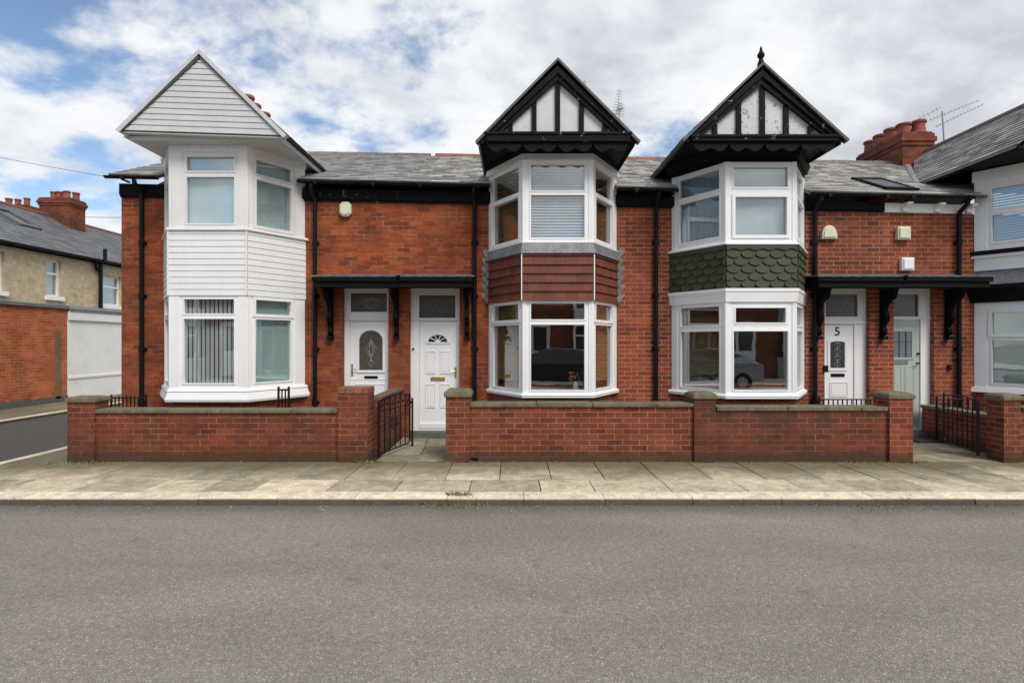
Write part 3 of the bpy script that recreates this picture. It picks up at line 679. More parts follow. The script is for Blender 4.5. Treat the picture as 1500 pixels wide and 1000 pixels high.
# eave boards of the bay side to the roof (white) and black edge
mb = MB(); mb.box(xr - .04, xr - .01, YG + .06, 10.0, zr - .09, zr - .0); mb.build('eave_board', 'siding_grey', g); mb = MB(); mb.box(xl + .01, xl + .04, YG + .06, 10.0, zl - .09, zl); mb.build('eave_board', 'siding_grey', g)
mb = MB(); mb.box(xr - .0, xr + .03, YG + .05, 10.05, zr - .03, zr + .03); mb.build('eave_edge', 'black_paint', g)

# chimney function
def chimney(root, x0, x1, y0, y1, z0, z1, pots, mat='brick_chimney', pr=.12, ph=.32, pot_z=None):
    mb = MB(); mb.box(x0, x1, y0, y1, z0, z1 - .3)
    for k, (a, b, g) in enumerate(((-.3, -.22, .03), (-.22, -.12, .06), (-.12, -.04, .03), (-.04, 0, .0))):
        mb.box(x0 - g, x1 + g, y0 - g, y1 + g, z1 + a, z1 + b)
    c = mb.build('chimney', mat, root)
    for (x, y) in pots:
        mb = MB(); r = pr * random.uniform(.92, 1.06); h = ph * random.uniform(.9, 1.1)
        mb.lathe((x, y, z1 - .02), [(r * 1.25, 0), (r * 1.15, .05), (r, .07), (r * .92, h * .8), (r * 1.12, h * .82), (r * 1.15, h * .93), (r * 1.02, h), (r * .8, h), (r * .8, h - .08)], 14, cap=True)
        mb.build('chimney_pot', 'pot', c, smooth=True)
    return c
chimney(h1, -6.25, -5.65, 11.9, 13.4, 5.2, 6.74, [(-5.86, 12.15), (-5.9, 12.55), (-5.86, 12.95)], ph=.34)

# alarm box on house 1
def alarm(root, px0, px1, py0, py1, shape, mat='cream'):
    x0, x1, z0, z1 = px_box(px0, px1, py0, py1, YF); mb = MB(); cx = (x0 + x1) / 2
    if shape == 'dome': pts = arch(x0, x1, z0, z1, (z1 - z0) * .75, 12)
    elif shape == 'oct':
        c = .05; pts = [(x0 + c, z0), (x1 - c, z0), (x1, z0 + c), (x1, z1 - c), (x1 - c, z1), (x0 + c, z1), (x0, z1 - c), (x0, z0 + c)]
    else: pts = rect(x0, x1, z0, z1)
    mb.fprism(FFd, pts, .001, .075); mb.fprism(FFd, [(cx + (u - cx) * .8, (z0 + z1) / 2 + (v - (z0 + z1) / 2) * .8) for u, v in pts], .075, .095)
    return mb.build('alarm_box', mat, root, bevel=.012)
alarm(h1, 499, 516, 297, 318, 'oct')
downx = PX(460, YF)
canopy(h1, -3.19, -1.835, [PX(480, 9.1), PX(578, 9.1)])

def door_panel(mb, F, u0, u1, v0, v1, d, t=.012):
    mb.ring(F, rect(u0, u1, v0, v1), rect(u0 + .012, u1 - .012, v0 + .012, v1 - .012), d, d + t)
    mb.fbox(F, u0 + .03, u1 - .03, v0 + .03, v1 - .03, d, d + t * .8)
# ---- door 1
REC = -.10
def door_unit(root, x0, x1, z0, zt, lx0, lx1, lz1, mat='door_white', leafmat='door_white', fz0=None, glass='glass_smoky', fl=None):
    """frame with fanlight; leaf between lx0..lx1 from z0 to lz1"""
    mb = MB(); fl = fl or (lx0 + .03, lx1 - .03, lz1 + .10, zt - .08)
    panel_holes(mb, FFd, x0, x1, z0, zt, [(lx0, lx1, z0 + .04, lz1), fl], REC - .09, REC)
    mb.ring(FFd, rect(fl[0] - .02, fl[1] + .02, fl[2] - .02, fl[3] + .02), rect(fl[0] + .008, fl[1] - .008, fl[2] + .008, fl[3] - .008), REC, REC + .012)
    mb.fbox(FFd, x0, x1, lz1 + .015, lz1 + .055, REC, REC + .02)
    fr = mb.build('door_frame', mat, root)
    mb = MB(); mb.fbox(FFd, fl[0], fl[1], fl[2], fl[3], REC - .05, REC - .03); mb.build('fanlight', glass, fr)
    mb = MB(); mb.fbox(FFd, lx0 + .004, lx1 - .004, z0 + .05, lz1 - .004, REC - .07, REC - .02)
    return mb, fr
mb, fr1 = door_unit(h1, d1[0], d1[1], .1, d1[3], PX(510, YF), PX(566, YF), PZ(470, YF), fl=(PX(511, YF), PX(568.5, YF) - .03, PZ(457, YF), PZ(428, YF)))
D = REC - .02
au0, au1, av0, av1 = PX(521, YF), PX(561, YF), PZ(545, YF), PZ(481, YF)
oa, ia = arch(au0 - .012, au1 + .012, av0 - .012, av1 + .012, .22), arch(au0 + .03, au1 - .03, av0 + .03, av1 - .03, .17)
mb.ring(FFd, oa, ia, D, D + .018)
mb.fbox(FFd, PX(511.5, YF), PX(565, YF), PZ(557, YF), PZ(555.5, YF), D, D + .006)
door_panel(mb, FFd, PX(517, YF), PX(562, YF), .22, PZ(563, YF), D)
dr1 = mb.build('door', 'door_white', h1)
mb = MB(); mb.fprism(FFd, arch(au0 + .025, au1 - .025, av0 + .025, av1 - .025, .17), D, D + .006); mb.build('door_glass', 'glass_smoky', dr1)
mb = MB(); cu, cv = (au0 + au1) / 2, (av0 + av1) / 2
def leadline(mb, pts, d, r=.004): mb.tube([FFd(u, v, d) for u, v in pts], r, 5)
for s in (-1, 1):
    for w, h, o in ((.10, .16, .02), (.065, .11, .02), (.03, .2, 0)):
        leadline(mb, [(cu, cv + o - h), (cu + s * w, cv + o), (cu, cv + o + h)], D + .009)
    leadline(mb, [(cu, cv - .28), (cu + s * .05, cv - .22), (cu, cv - .16)], D + .009)
    leadline(mb, [(cu, cv + .26), (cu, cv + .18)], D + .009)
mb.build('leading', 'lead', dr1)
mb = MB(); fu, fv = PX(541, YF), PZ(443, YF)
for s in (-1, 1):
    for w, h in ((.22, .06), (.15, .1), (.08, .10)):
        leadline(mb, [(fu, fv + h), (fu + s * w * .5, fv + h * .7), (fu + s * w, fv), (fu + s * w * .5, fv - h * .7), (fu, fv - h)], REC - .025)
mb.build('leading', 'lead', fr1)
mb = MB(); mb.fbox(FFd, PX(531, YF), PX(551, YF), PZ(555, YF), PZ(551, YF), D, D + .012); mb.build('letterbox', 'black_plastic', dr1, bevel=.003)
mb = MB(); x = PX(513, YF); mb.fbox(FFd, x - .014, x + .014, PZ(551, YF), PZ(533, YF), D, D + .012); mb.tube([FFd(x, PZ(541, YF), D + .01), FFd(x, PZ(541, YF), D + .045), FFd(x + .09, PZ(541, YF), D + .05)], .008, 8); mb.build('handle', 'chrome', dr1, smooth=True)
mb = MB(); mb.fbox(FFd, d1[0] - .02, d1[1] + .02, -.05, .10, -.16, .12); mb.build('doorstep', 'stone_step', h1)

# ================================================================== HOUSE 2
h2 = thing('terraced_house', 'brick terraced house with red hung tiles on its bay and black timbered gable', 'house', (.3, YF, 0))
d2 = px_box(600, 673, 420, 632, YF)
bay2 = bay_plan(PX(817, YB), .53, PX(809.5, YF), 1.08); c2 = PX(809.5, YF)
wall_block(h2, X12, X23, [(d2[0], d2[1], -.02, d2[3]), (c2 - .9, c2 + .9, .9, 2.22), (c2 - .9, c2 + .9, 3.2, 3.699)], 'brick_a')
mb = MB(); x0, x1 = PX(905, YF) , X23
mb.fbox(FFd, x0, x1, -.1, z_brick(x0) - .012, 0, .004); mb.build('wall_repointed', 'brick_b', h2)
G2 = (bay2[0][0] + .03, bay2[3][0] - .03); ro = roof_main(h2, X12, X23, 'slate_b', .24, .17, gap=G2); ridge_tiles(ro, X12 + .1, X23, 'ridge_red')
eaves(h2, [(X12, G2[0], 'black_paint'), (G2[1], X23, 'black_paint')]); gutter(h2, X12, G2[0]); gutter(h2, G2[1], X23)
downpipe(h2, 695); downpipe(h2, 962)
room(h2, c2 - .95, c2 + .95, .6, 2.24); room(h2, c2 - .95, c2 + .95, 3.1, 4.4)
mb = MB(); bay_ring(mb, bay2, -.1, .80, -.05); mb.build('bay_base', 'ridge_red', h2)
def side_wood(p, F, a, b, z0, z1): h_blind(p, F, a, b, z0 + .16, z1, 'blind_wood', .036)
bay_windows(h2, bay2, .83, 2.27, [(.87, 1.90), (1.96, 2.23)], [((.07, .05), (1,), None), ((.05, .05), (), None), ((.05, .13), (1,), None)], 'upvc', covers=(side_wood, None, side_wood))
mb = MB(); bay_ring(mb, bay2, .765, .80, .04); bay_ring(mb, bay2, .80, .83, .05, .03); mb.build('sill', 'upvc', h2)
mb = MB(); bay_ring(mb, bay2, 2.27, 3.02, .015); pn = mb.build('bay_panel', 'tile_red', h2)
def hung_tiles(mb, F, z0, z1, rh, tw):
    z = z0; k = 0
    while z < z1 - .01:
        u = -(tw / 2 if k % 2 else 0)
        while u < F.len:
            a, b = max(0, u + .0012), min(F.len, u + tw - .0012); e = random.uniform(-.002, .003)
            if b > a + .005:
                t = min(z + rh + .01, z1 + .01)
                mb.hexa([F(a, z, .040 + e), F(b, z, .040 + e), F(b, z, .008), F(a, z, .008), F(a, t, .012), F(b, t, .012), F(b, t, .0), F(a, t, .0)])
            u += tw
        z += rh; k += 1
mb = MB()
for F in faces(bay2, .02): hung_tiles(mb, F, 2.265, 3.0, .137, .165)
mb.build('hung_tiles', 'tile_red', pn)
for p in offset_poly(bay2, .052)[1:3]: mb = MB(); mb.box(p.x - .008, p.x + .008, p.y - .004, p.y + .01, 2.265, 2.99); mb.build('corner_trim', 'upvc', pn)
mb = MB(); bay_ring(mb, bay2, 2.985, 3.15, .075, .035)
for s, X in ((-1, bay2[0][0] - .04), (1, bay2[3][0] + .04)):     # stepped soakers
    for k in range(6):
        z = 2.28 + k * .15; q_ = random.uniform(-.03, .02); mb.prism([(X, YF - .004, z), (X + s * (.095 + q_), YF - .004, z + .13), (X + s * (.06 + q_), YF - .004, z + .17), (X, YF - .004, z + .17)], [(X, YF - .02, z), (X + s * (.095 + q_), YF - .012, z + .13), (X + s * (.06 + q_), YF - .012, z + .17), (X, YF - .02, z + .17)])
    mb.box(min(X - s * .05, X), max(X, X - s * .05), YF - .06, YF - .003, 2.27, 3.1)
lf = mb.build('lead_flashing', 'lead_dull', pn)
bay_windows(h2, bay2, 3.16, 4.42, [(3.22, 3.90), (3.95, 4.37)], [((.07, .05), (0,), None), ((.05, .05), (), None), ((.05, .13), (0,), None)], 'upvc', covers=(
    lambda p, F, a, b, z0, z1: h_blind(p, F, a, b, z0, z1, 'blind_wood', .04),
    lambda p, F, a, b, z0, z1: h_blind(p, F, a, b, z0, z1, 'blind_white', .045),
    lambda p, F, a, b, z0, z1: h_blind(p, F, a, b, z0, z1, 'blind_wood', .04)))
mb = MB(); bay_ring(mb, bay2, 3.148, 3.165, .04); mb.build('sill', 'upvc', h2)
mb = MB(); bay_ring(mb, bay2, 4.42, 4.52, .05, .035); mb.build('bay_head', 'upvc_aged', h2)

def timber_gable(root, xl, xr, xa, zl, zr, za, vx, beam, plast, finial=False, bh=.13):
    g = gable(root, xl, xr, xa, zl, zr, za, 'black')
    y0 = YG
    # plaster infill
    mb = MB(); k = .93; mb.prism([(xl + .1, y0 + .075, beam[0]), (xr - .1, y0 + .075, beam[0]), (xa, y0 + .075, za - .16)], [(xl + .1, y0 + .10, beam[0]), (xr - .1, y0 + .10, beam[0]), (xa, y0 + .10, za - .16)]); mb.build('plaster_infill', plast, g)
    # roof edge (verge) + bargeboards in two steps
    mb = MB()
    for xe, ze in ((xl, zl), (xr, zr)):
        s = 1 if xe < xa else -1
        pts = [(xe - s * .035, ze - .035), (xa, za + .04), (xa, za + .0), (xe - s * .01, ze - .065)]
        mb.prism([(p[0], y0 - .06, p[1]) for p in pts], [(p[0], y0 + .05, p[1]) for p in pts])
    mb.build('verge', 'slate_dark', g)
    barge(g, xl + .01, xr - .01, xa, zl, zr, za, y0 - .02, 'black_chip', .12, .04)
    mb = MB()
    slope = (za - zl) / (xa - xl)
    sl2 = (za - zr) / (xr - xa)
    for s, xe, ze, sl in ((1, xl, zl, slope), (-1, xr, zr, sl2)):
        w1, w2 = .14, .235
        pts = [(xe + s * .10, ze - .02), (xa, za - w1), (xa, za - w2 - .03), (xe + s * .20, ze - .02)]
        mb.prism([(p[0], y0 + .01, p[1]) for p in pts], [(p[0], y0 + .06, p[1]) for p in pts])
    mb.build('rafter_board', 'black_chip', g)
    for x in vx:
        ztop = (zl + (x - xl) * slope if x < xa else zr + (xr - x) * sl2) - .22
        mb = MB(); mb.box(x - .036, x + .036, y0 + .035, y0 + .075, beam[0] + .02, max(ztop, beam[0] + .1)); mb.build('timber_strut', 'black_chip', g)
    mb = MB(); mb.box(xl + .12, xr - .12, y0 - .05, y0 + .08, beam[0] - bh, beam[0]); mb.box(xl + .09, xr - .09, y0 - .065, y0 + .02, beam[0] - .03, beam[0] + .012); mb.build('tie_beam', 'black_chip', g, bevel=.006)
    # scalloped valance
    mb = MB(); u0, u1 = xl + .14, xr - .14; n = 4; w = (u1 - u0) / n; zt = beam[0] - bh + .005
    for k in range(n):
        a = u0 + k * w; pts = [(a + .004, zt), (a + .004, zt - .045)]
        for q in range(0, 13):
            t = q / 12; pts.append((a + .01 + (w - .02) * t, zt - .05 - .09 * max(abs(math.sin(t * 2 * math.pi)) ** .7, .45 if .3 < t < .7 else 0)))
        pts += [(a + w - .004, zt - .045), (a + w - .004, zt)]
        # split into small strips so that the outline stays clean
        top = zt
        for q in range(2, len(pts) - 3):
            p, r = pts[q], pts[q + 1]
            mb.prism([(p[0], y0 - .01, top), (r[0], y0 - .01, top), (r[0], y0 - .01, r[1]), (p[0], y0 - .01, p[1])], [(p[0], y0 + .025, top), (r[0], y0 + .025, top), (r[0], y0 + .025, r[1]), (p[0], y0 + .025, p[1])])
    mb.build('valance', 'black_paint', g)
    mb = MB(); pts = [(xl + .16, zt - .0), (xr - .16, zt - .0)]
    mb.box(xl + .16, xr - .16, y0 + .14, y0 + .18, beam[0] - .30, beam[0] - .05)
    if finial:
        x, y = xa, y0 + .03
        m2 = MB(); m2.lathe((x, y, za), [(.055, -.06), (.05, .06), (.035, .09), (.028, .13), (.05, .15), (.055, .18), (.035, .215), (.022, .24), (.018, .275), (.005, .31)], 10); m2.build('finial', 'black_paint', g, smooth=True)
    return g
xl, xr, xa = PX(700, YG), PX(934, YG), PX(817, YG); zl = zr = PZ(205, YG)
timber_gable(h2, xl, xr, xa, zl, zr, PZ(91, YG), [PX(p, YG) for p in (747.6, 782.7, 817.3, 852.4, 886.7)], (PZ(196, YG),), 'plaster')
mb = MB(); pb = bay_plan(PX(817, YB), .53, PX(809.5, YF), 1.08); bay_ring(mb, pb, 4.515, 4.63, -.02, .06); mb.build('bay_cornice', 'black_paint', h2)
c_2 = canopy(h2, -1.825, -.66, [PX(683, 9.1)])
mb, fr2 = door_unit(h2, d2[0], d2[1], .1, d2[3], PX(613, YF), PX(668, YF), PZ(470, YF), fl=(PX(612, YF), PX(667, YF), PZ(467, YF), PZ(431, YF)))
for (a, b) in ((622, 636.5), (643.5, 658)):
    door_panel(mb, FFd, PX(a, YF), PX(b, YF), PZ(548, YF), PZ(514, YF), D); door_panel(mb, FFd, PX(a, YF), PX(b, YF), PZ(598, YF), PZ(563, YF), D)
cu, cv = PX(640, YF), PZ(503, YF)
fan_o = [(cu + .21 * math.cos(math.pi * k / 12), cv + .17 * math.sin(math.pi * k / 12)) for k in range(13)]
fan_i = [(cu + .165 * math.cos(math.pi * k / 12), cv + .025 + .125 * math.sin(math.pi * k / 12)) for k in range(13)]
mb.ring(FFd, fan_o + [(cu, cv - .01)], fan_i + [(cu, cv + .024)], D, D + .014)
for an in (36, 72, 108, 144): mb.tube([FFd(cu + .04 * math.cos(R(an)), cv + .03 + .03 * math.sin(R(an)), D + .007), FFd(cu + .16 * math.cos(R(an)), cv + .03 + .115 * math.sin(R(an)), D + .007)], .007, 6)
mb.fprism(FFd, [(cu + .05 * math.cos(math.pi * k / 8), cv + .022 + .045 * math.sin(math.pi * k / 8)) for k in range(9)], D, D + .012)
mb.fbox(FFd, PX(613, YF), PX(668, YF), .14, .22, D, D + .03)
dr2 = mb.build('door', 'door_white', h2)
mb = MB(); mb.fprism(FFd, fan_i, D, D + .004); mb.build('door_glass', 'glass_dark', dr2)
mb = MB(); mb.fbox(FFd, PX(629.5, YF), PX(650.5, YF), PZ(558, YF), PZ(552.5, YF), D, D + .014); mb.build('letterbox', 'brass', dr2, bevel=.004)
mb = MB(); x = PX(666, YF); mb.fbox(FFd, x - .012, x + .016, PZ(554, YF), PZ(538, YF), D, D + .012); mb.tube([FFd(x, PZ(544, YF), D + .01), FFd(x, PZ(544, YF), D + .045), FFd(x - .08, PZ(543, YF), D + .05)], .008, 8); mb.build('handle', 'brass', dr2, smooth=True)
mb = MB(); mb.fbox(FFd, d2[0] - .0, d2[1] + .0, -.05, .098, -.18, .10); mb.build('doorstep', 'stone_step', h2)
mb = MB(); mb.tube([FFd(PX(604, YF), PZ(511, YF), REC), FFd(PX(604, YF), PZ(511, YF), REC + .02)], .018, 10); mb.build('doorbell', 'black_plastic', h2)

# ================================================================== HOUSE 3
h3 = thing('terraced_house', 'brick house numbered 5 with green scalloped tiles on its bay and gable finial', 'house', (4.3, YF, 0))
d3 = px_box(1208, 1274, 422, 634, YF)
bay3 = bay_plan(PX(1114.3, YB), .535, PX(1080.7, YF), 1.12); c3 = PX(1080.7, YF)
wall_block(h3, X23, X34, [(d3[0], d3[1], -.02, d3[3]), (c3 - .95, c3 + .95, .9, 2.2), (c3 - .95, c3 + .95, 3.2, 3.699)], 'brick_c')
G3 = (bay3[0][0] + .03, bay3[3][0] - .03); ro = roof_main(h3, X23, X34, 'slate_b', .24, .17, gap=G3); ridge_tiles(ro, X23, X34, 'ridge_red')
eaves(h3, [(X23, G3[0], 'black_paint'), (G3[1], X34, 'black_paint')]); gutter(h3, X23, G3[0]); gutter(h3, G3[1], X34)
downpipe(h3, 1196)
room(h3, c3 - 1, c3 + 1, .6, 2.22); room(h3, c3 - 1, c3 + 1, 3.1, 4.4)
mb = MB(); bay_ring(mb, bay3, -.1, .79, -.05); mb.build('bay_base', 'brick_c', h3)
bay_windows(h3, bay3, .82, 2.24, [(.87, 1.80), (1.875, 2.19)], [((.12, .05), (), None), ((.05, .05), (), [(.87, 1.80), (1.91, 2.16, .03)]), ((.05, .10), (), None)], 'upvc')
mb = MB(); bay_ring(mb, bay3, .75, .79, .05); bay_ring(mb, bay3, .79, .82, .06, .03); mb.build('sill', 'upvc', h3)
mb = MB(); bay_ring(mb, bay3, 2.24, 2.445, .03, .05); bay_ring(mb, bay3, 2.40, 2.448, .056); mb.build('bay_band', 'upvc', h3)
mb = MB(); bay_ring(mb, bay3, 2.45, 3.12, .012); pn = mb.build('bay_panel', 'tile_green', h3)
mb = MB(); rows = 6; rh = .116; tw = .222
for F in faces(bay3, .014):
    for k in range(rows + 1):
        z = 2.452 + k * rh; u = -tw / 2 if k % 2 else 0.0
        while u < F.len:
            top = min(z + rh * 1.6, 3.115)
            if top - z < .05: u += tw; continue
            pts = [(u + .002, top)]
            for q in range(9):
                an = math.pi + math.pi * q / 8; pts.append((u + tw / 2 + (tw / 2 - .002) * math.cos(an), z + .075 + .075 * math.sin(an)))
            pts += [(u + tw - .002, top)]
            pts = [(min(max(a, 0), F.len), b) for a, b in pts]
            q = [pts[0]]
            for p in pts[1:]:
                if (p[0] - q[-1][0]) ** 2 + (p[1] - q[-1][1]) ** 2 > 1e-7: q.append(p)
            if len(q) >= 3 and max(a for a, b in q) - min(a for a, b in q) > .02:
                dd = lambda v: .042 - (v - z) * .19 + random.uniform(0, .0015)
                mb.prism([F(a, b, dd(b)) for a, b in q], [F(a, b, .0) for a, b in q])
            u += tw
mb.build('scalloped_tiles', 'tile_green', pn)
mb = MB()
for F in faces(bay3, .015):
    mb.fbox(F, 0, F.len, 3.055, 3.12, .0, .04)
mb.build('top_course', 'tile_green', pn)
mb = MB(); bay_ring(mb, bay3, 3.12, 3.145, .06); bay_ring(mb, bay3, 3.145, 3.17, .05, .02); mb.build('sill', 'upvc', h3)
bay_windows(h3, bay3, 3.17, 4.40, [(3.26, 3.87), (4.0, 4.33)], [((.09, .05), (), [(3.26, 3.93), (4.0, 4.33)]), ((.05, .05), (0,), [(3.26, 3.87, .02), (4.0, 4.33)]), ((.05, .10), (0,), None)], 'upvc', covers=(
    lambda p, F, a, b, z0, z1: curtain(p, F, a, b, z0, z1, 'curtain_blue', wl=.13),
    lambda p, F, a, b, z0, z1: curtain(p, F, a, b, z0, z1, 'net', amp=.006, wl=.3),
    lambda p, F, a, b, z0, z1: curtain(p, F, a, b, z0, z1, 'net')))
mb = MB(); bay_ring(mb, bay3, 4.40, 4.46, .02); bay_ring(mb, bay3, 4.46, 4.60, .05, .10); mb.build('bay_cornice', 'black_paint', h3)
xl, xr, xa = PX(1001, YG), PX(1238, YG), PX(1116, YG); zl = zr = PZ(203, YG)
timber_gable(h3, xl, xr, xa, zl, zr, PZ(97, YG), [PX(p, YG) for p in (1048.8, 1084, 1119, 1154, 1190)], (PZ(200, YG),), 'plaster_worn', finial=True, bh=.085)
alarm(h3, 1201, 1223, 331, 351, 'dome')
canopy(h3, 4.95, X34 - .003, [PX(1206, 9.1)])
mb, fr3 = door_unit(h3, d3[0], d3[1], .1, d3[3], PX(1213, YF), PX(1257, YF), PZ(475, YF), fl=(PX(1213, YF), PX(1262, YF), PZ(464, YF), PZ(430, YF)))
u0, u1 = PX(1222, YF), PX(1243, YF); v0, v1 = PZ(539, YF), PZ(500, YF)
mb.ring(FFd, arch(u0 - .05, u1 + .05, v0 - .05, v1 + .05, .05), arch(u0 - .005, u1 + .005, v0 - .005, v1 + .005, .03), D, D + .014)
door_panel(mb, FFd, PX(1221, YF), PX(1248, YF), PZ(582, YF), PZ(560, YF), D)
dr3 = mb.build('door', 'door_white', h3)
mb = MB(); mb.fprism(FFd, arch(u0, u1, v0, v1, .03), D, D + .005); mb.build('door_glass', 'glass_dark', dr3)
mb = MB(); cu = (u0 + u1) / 2
for k in range(4):
    z = v0 + .06 + k * .11
    leadline(mb, [(cu + .05 * math.cos(a), z + .045 * math.sin(a)) for a in [R(q * 45) for q in range(9)]], D + .007, .003)
leadline(mb, [(cu, v0), (cu, v1)], D + .007, .003); mb.build('leading', 'lead', dr3)
mb = MB()
fx0, fx1, fz0, fz1 = PX(1213, YF), PX(1262, YF), PZ(464, YF), PZ(430, YF)
for k in range(-4, 9):
    for s in (1, -1):
        a0 = fx0 + k * .1; pts = []
        for t in [i / 12 for i in range(13)]:
            u = a0 + t * .25 if s > 0 else a0 + .25 - t * .25; v = fz0 + t * (fz1 - fz0)
            if fx0 < u < fx1: pts.append((u, v))
        if len(pts) > 1: leadline(mb, [pts[0], pts[-1]], REC - .026, .003)
mb.build('leading', 'lead', fr3)
mb = MB(); mb.fbox(FFd, PX(1223, YF), PX(1243, YF), PZ(552, YF), PZ(547.5, YF), D, D + .012); mb.build('letterbox', 'black_plastic', dr3)
mb = MB(); mb.fbox(FFd, PX(1206, YF), PX(1212, YF), PZ(545, YF), PZ(535, YF), 0, .03); mb.build('doorbell', 'black_plastic', h3)
cu_ = bpy.data.curves.new('house_number', 'FONT'); cu_.body = '5'; cu_.size = .21; cu_.extrude = .004; cu_.align_x = 'CENTER'
to = bpy.data.objects.new('tmp', cu_); COL.objects.link(to); bpy.context.view_layer.update()
me = bpy.data.meshes.new_from_object(to.evaluated_get(bpy.context.evaluated_depsgraph_get())); bpy.data.objects.remove(to)
me.transform(Matrix.Rotation(R(90), 4, 'X')); 
pos5 = Vector((PX(1232.5, YF), YF - D - .004, PZ(491, YF)))
me.transform(Matrix.Translation(pos5 - world_loc(dr3))); me.materials.clear(); me.materials.append(M['black_paint']); me.name = 'house_number'
no = bpy.data.objects.new('house_number', me); COL.objects.link(no); no.parent = dr3
mb = MB(); mb.fbox(FFd, d3[0], d3[1], -.05, .098, -.18, .12); mb.build('doorstep', 'stone_step', h3)

# ================================================================== HOUSE 4
h4 = thing('terraced_house', 'brick house at the right edge with pale green door and white bay', 'house', (8.8, YF, 0))
d4 = px_box(1309, 1369, 422, 640, YF)
wall_block(h4, X34, X4b, [(d4[0], d4[1], -.02, d4[3])], 'brick_b')
G4 = (PX(1427, YF) + .03, PX(1427, YF) + 2.37); ro = roof_main(h4, X34, X4b, 'slate_b', .24, .17, gap=G4); ridge_tiles(ro, X34, X4b, 'ridge_grey')
gutter(h4, X34, PX(1424, 9.1))
mb = MB(); x0, x1 = PX(1294, YF), PX(1424, YF)
mb.hexa([(x0, YF - .035, z_brick(x0) + .0), (x1, YF - .035, z_brick(x1)), (x1, YF + .02, z_brick(x1)), (x0, YF + .02, z_brick(x0)), (x0, YF - .035, z_eave(x0) - .1), (x1, YF - .035, z_eave(x1) - .1), (x1, YF + .02, z_eave(x1) - .1), (x0, YF + .02, z_eave(x0) - .1)])
mb.build('fascia', 'upvc', h4)
for px in (1322, 1369, 1415):
    x = PX(px, YF); z = z_eave(x) - .11; mb = MB()
    pr = [(0, 0), (.16, 0), (.16, -.03), (.11, -.06), (.05, -.08), (.05, -.13), (0, -.14)]
    mb.prism([(x - .045, YF - .036 - a, z + b) for a, b in pr], [(x + .045, YF - .036 - a, z + b) for a, b in pr]); mb.build('corbel', 'upvc', h4, bevel=.006)
downpipe(h4, 1408)
alarm(h4, 1311, 1330, 333, 352, 'box'); alarm(h4, 1317, 1335, 378, 397, 'box', 'upvc')
canopy(h4, X34 + .003, 7.70, [PX(1303, 9.1), PX(1400, 9.1)])
mb, fr4 = door_unit(h4, d4[0], d4[1], .1, d4[3], PX(1313, YF), PX(1355, YF), PZ(468, YF), leafmat='sage', fl=(PX(1313, YF), PX(1352, YF), PZ(465, YF), PZ(430, YF)))
u0, u1, v0, v1 = PX(1313, YF) + .01, PX(1344, YF), PZ(525, YF), PZ(484, YF)
mb.ring(FFd, rect(u0 - .01, u1 + .02, v0 - .02, v1 + .02), rect(u0 + .015, u1 - .015, v0 + .015, v1 - .015), D, D + .012)
mb.fbox(FFd, PX(1313, YF) + .01, PX(1349, YF), PZ(477, YF), PZ(475, YF), D, D + .01)
for (a, b) in ((1315, 1328), (1332, 1347)): door_panel(mb, FFd, PX(a, YF), PX(b, YF), PZ(622, YF), PZ(537, YF), D, .006)
dr4 = mb.build('door', 'sage', h4)
mb = MB(); mb.fbox(FFd, u0 + .012, u1 - .012, v0 + .012, v1 - .012, D, D + .004)
mb.build('door_glass', 'glass_grey', dr4)
mb = MB()
for k in (1, 2): q = u0 + (u1 - u0) * k / 3; leadline(mb, [(q, v0 + .01), (q, v1 - .01)], D + .006, .007)
leadline(mb, [(u0, (v0 * .4 + v1 * .6)), (u1, (v0 * .4 + v1 * .6))], D + .006, .003); mb.build('leading', 'black_plastic', dr4)
mb = MB(); mb.fbox(FFd, PX(1316, YF), PX(1337, YF), PZ(534, YF), PZ(528, YF), D, D + .01); mb.build('letterbox', 'alu', dr4)
mb = MB(); x = PX(1352, YF); mb.tube([FFd(x, PZ(532, YF), D), FFd(x, PZ(532, YF), D + .05), FFd(x - .07, PZ(532, YF), D + .055)], .012, 8); mb.build('handle', 'black_iron', dr4, smooth=True); mb = MB(); mb.tube([FFd(x, PZ(518, YF), D), FFd(x, PZ(518, YF), D + .025)], .02, 10); mb.build('lock', 'black_iron', dr4, smooth=True)
mb = MB(); mb.fbox(FFd, d4[0] - .0, d4[1] + .02, -.05, .098, -.16, .14); mb.build('doorstep', 'stone_step', h4)
mb = MB(); mb.fbox(FFd, PX(1387, YF), PX(1392, YF), PZ(542, YF), PZ(534, YF), 0, .03); mb.build('doorbell', 'black_plastic', h4)
# bay 4
bay4 = [(PX(1427, YF), YF), (PX(1427, YF) + .62, YB), (PX(1427, YF) + 1.78, YB), (PX(1427, YF) + 2.4, YF)]
mb = MB(); bay_ring(mb, bay4, -.1, .80, -.04); mb.build('bay_base', 'brick_b', h4)
ZF = lambda y: PZ(y, YF)
mb = MB(); bay_ring(mb, bay4, .78, .86, .05, .03); mb.build('sill', 'upvc', h4)
bay_windows(h4, bay4, .86, 2.28, [(.93, 1.66), (1.74, 2.12)], [((.17, .06), (1,), None), ((.1, .1), (), None), ((.06, .17), (), None)], 'upvc', covers=(
    lambda p, F, a, b, z0, z1: curtain(p, F, a, b, z0, z1, 'blind_teal', amp=.004, wl=.2),) * 3)
mb = MB(); bay_ring(mb, bay4, 2.28, 2.50, .05, .12); bay_ring(mb, bay4, 2.50, 2.57, .16); mb.build('cornice', 'black_paint', h4)
mb = MB(); bay_ring(mb, bay4, 2.57, 2.82, .15, -.02); mb.build('lead_skirt', 'slate_blue', h4)
mb = MB(); bay_ring(mb, bay4, 2.82, 3.05, .0); bay_ring(mb, bay4, 3.03, 3.08, .04); mb.build('bay_panel', 'upvc', h4)
mb = MB(); bay_ring(mb, bay4, 3.08, 3.15, .06); mb.build('sill_band', 'black_paint', h4)
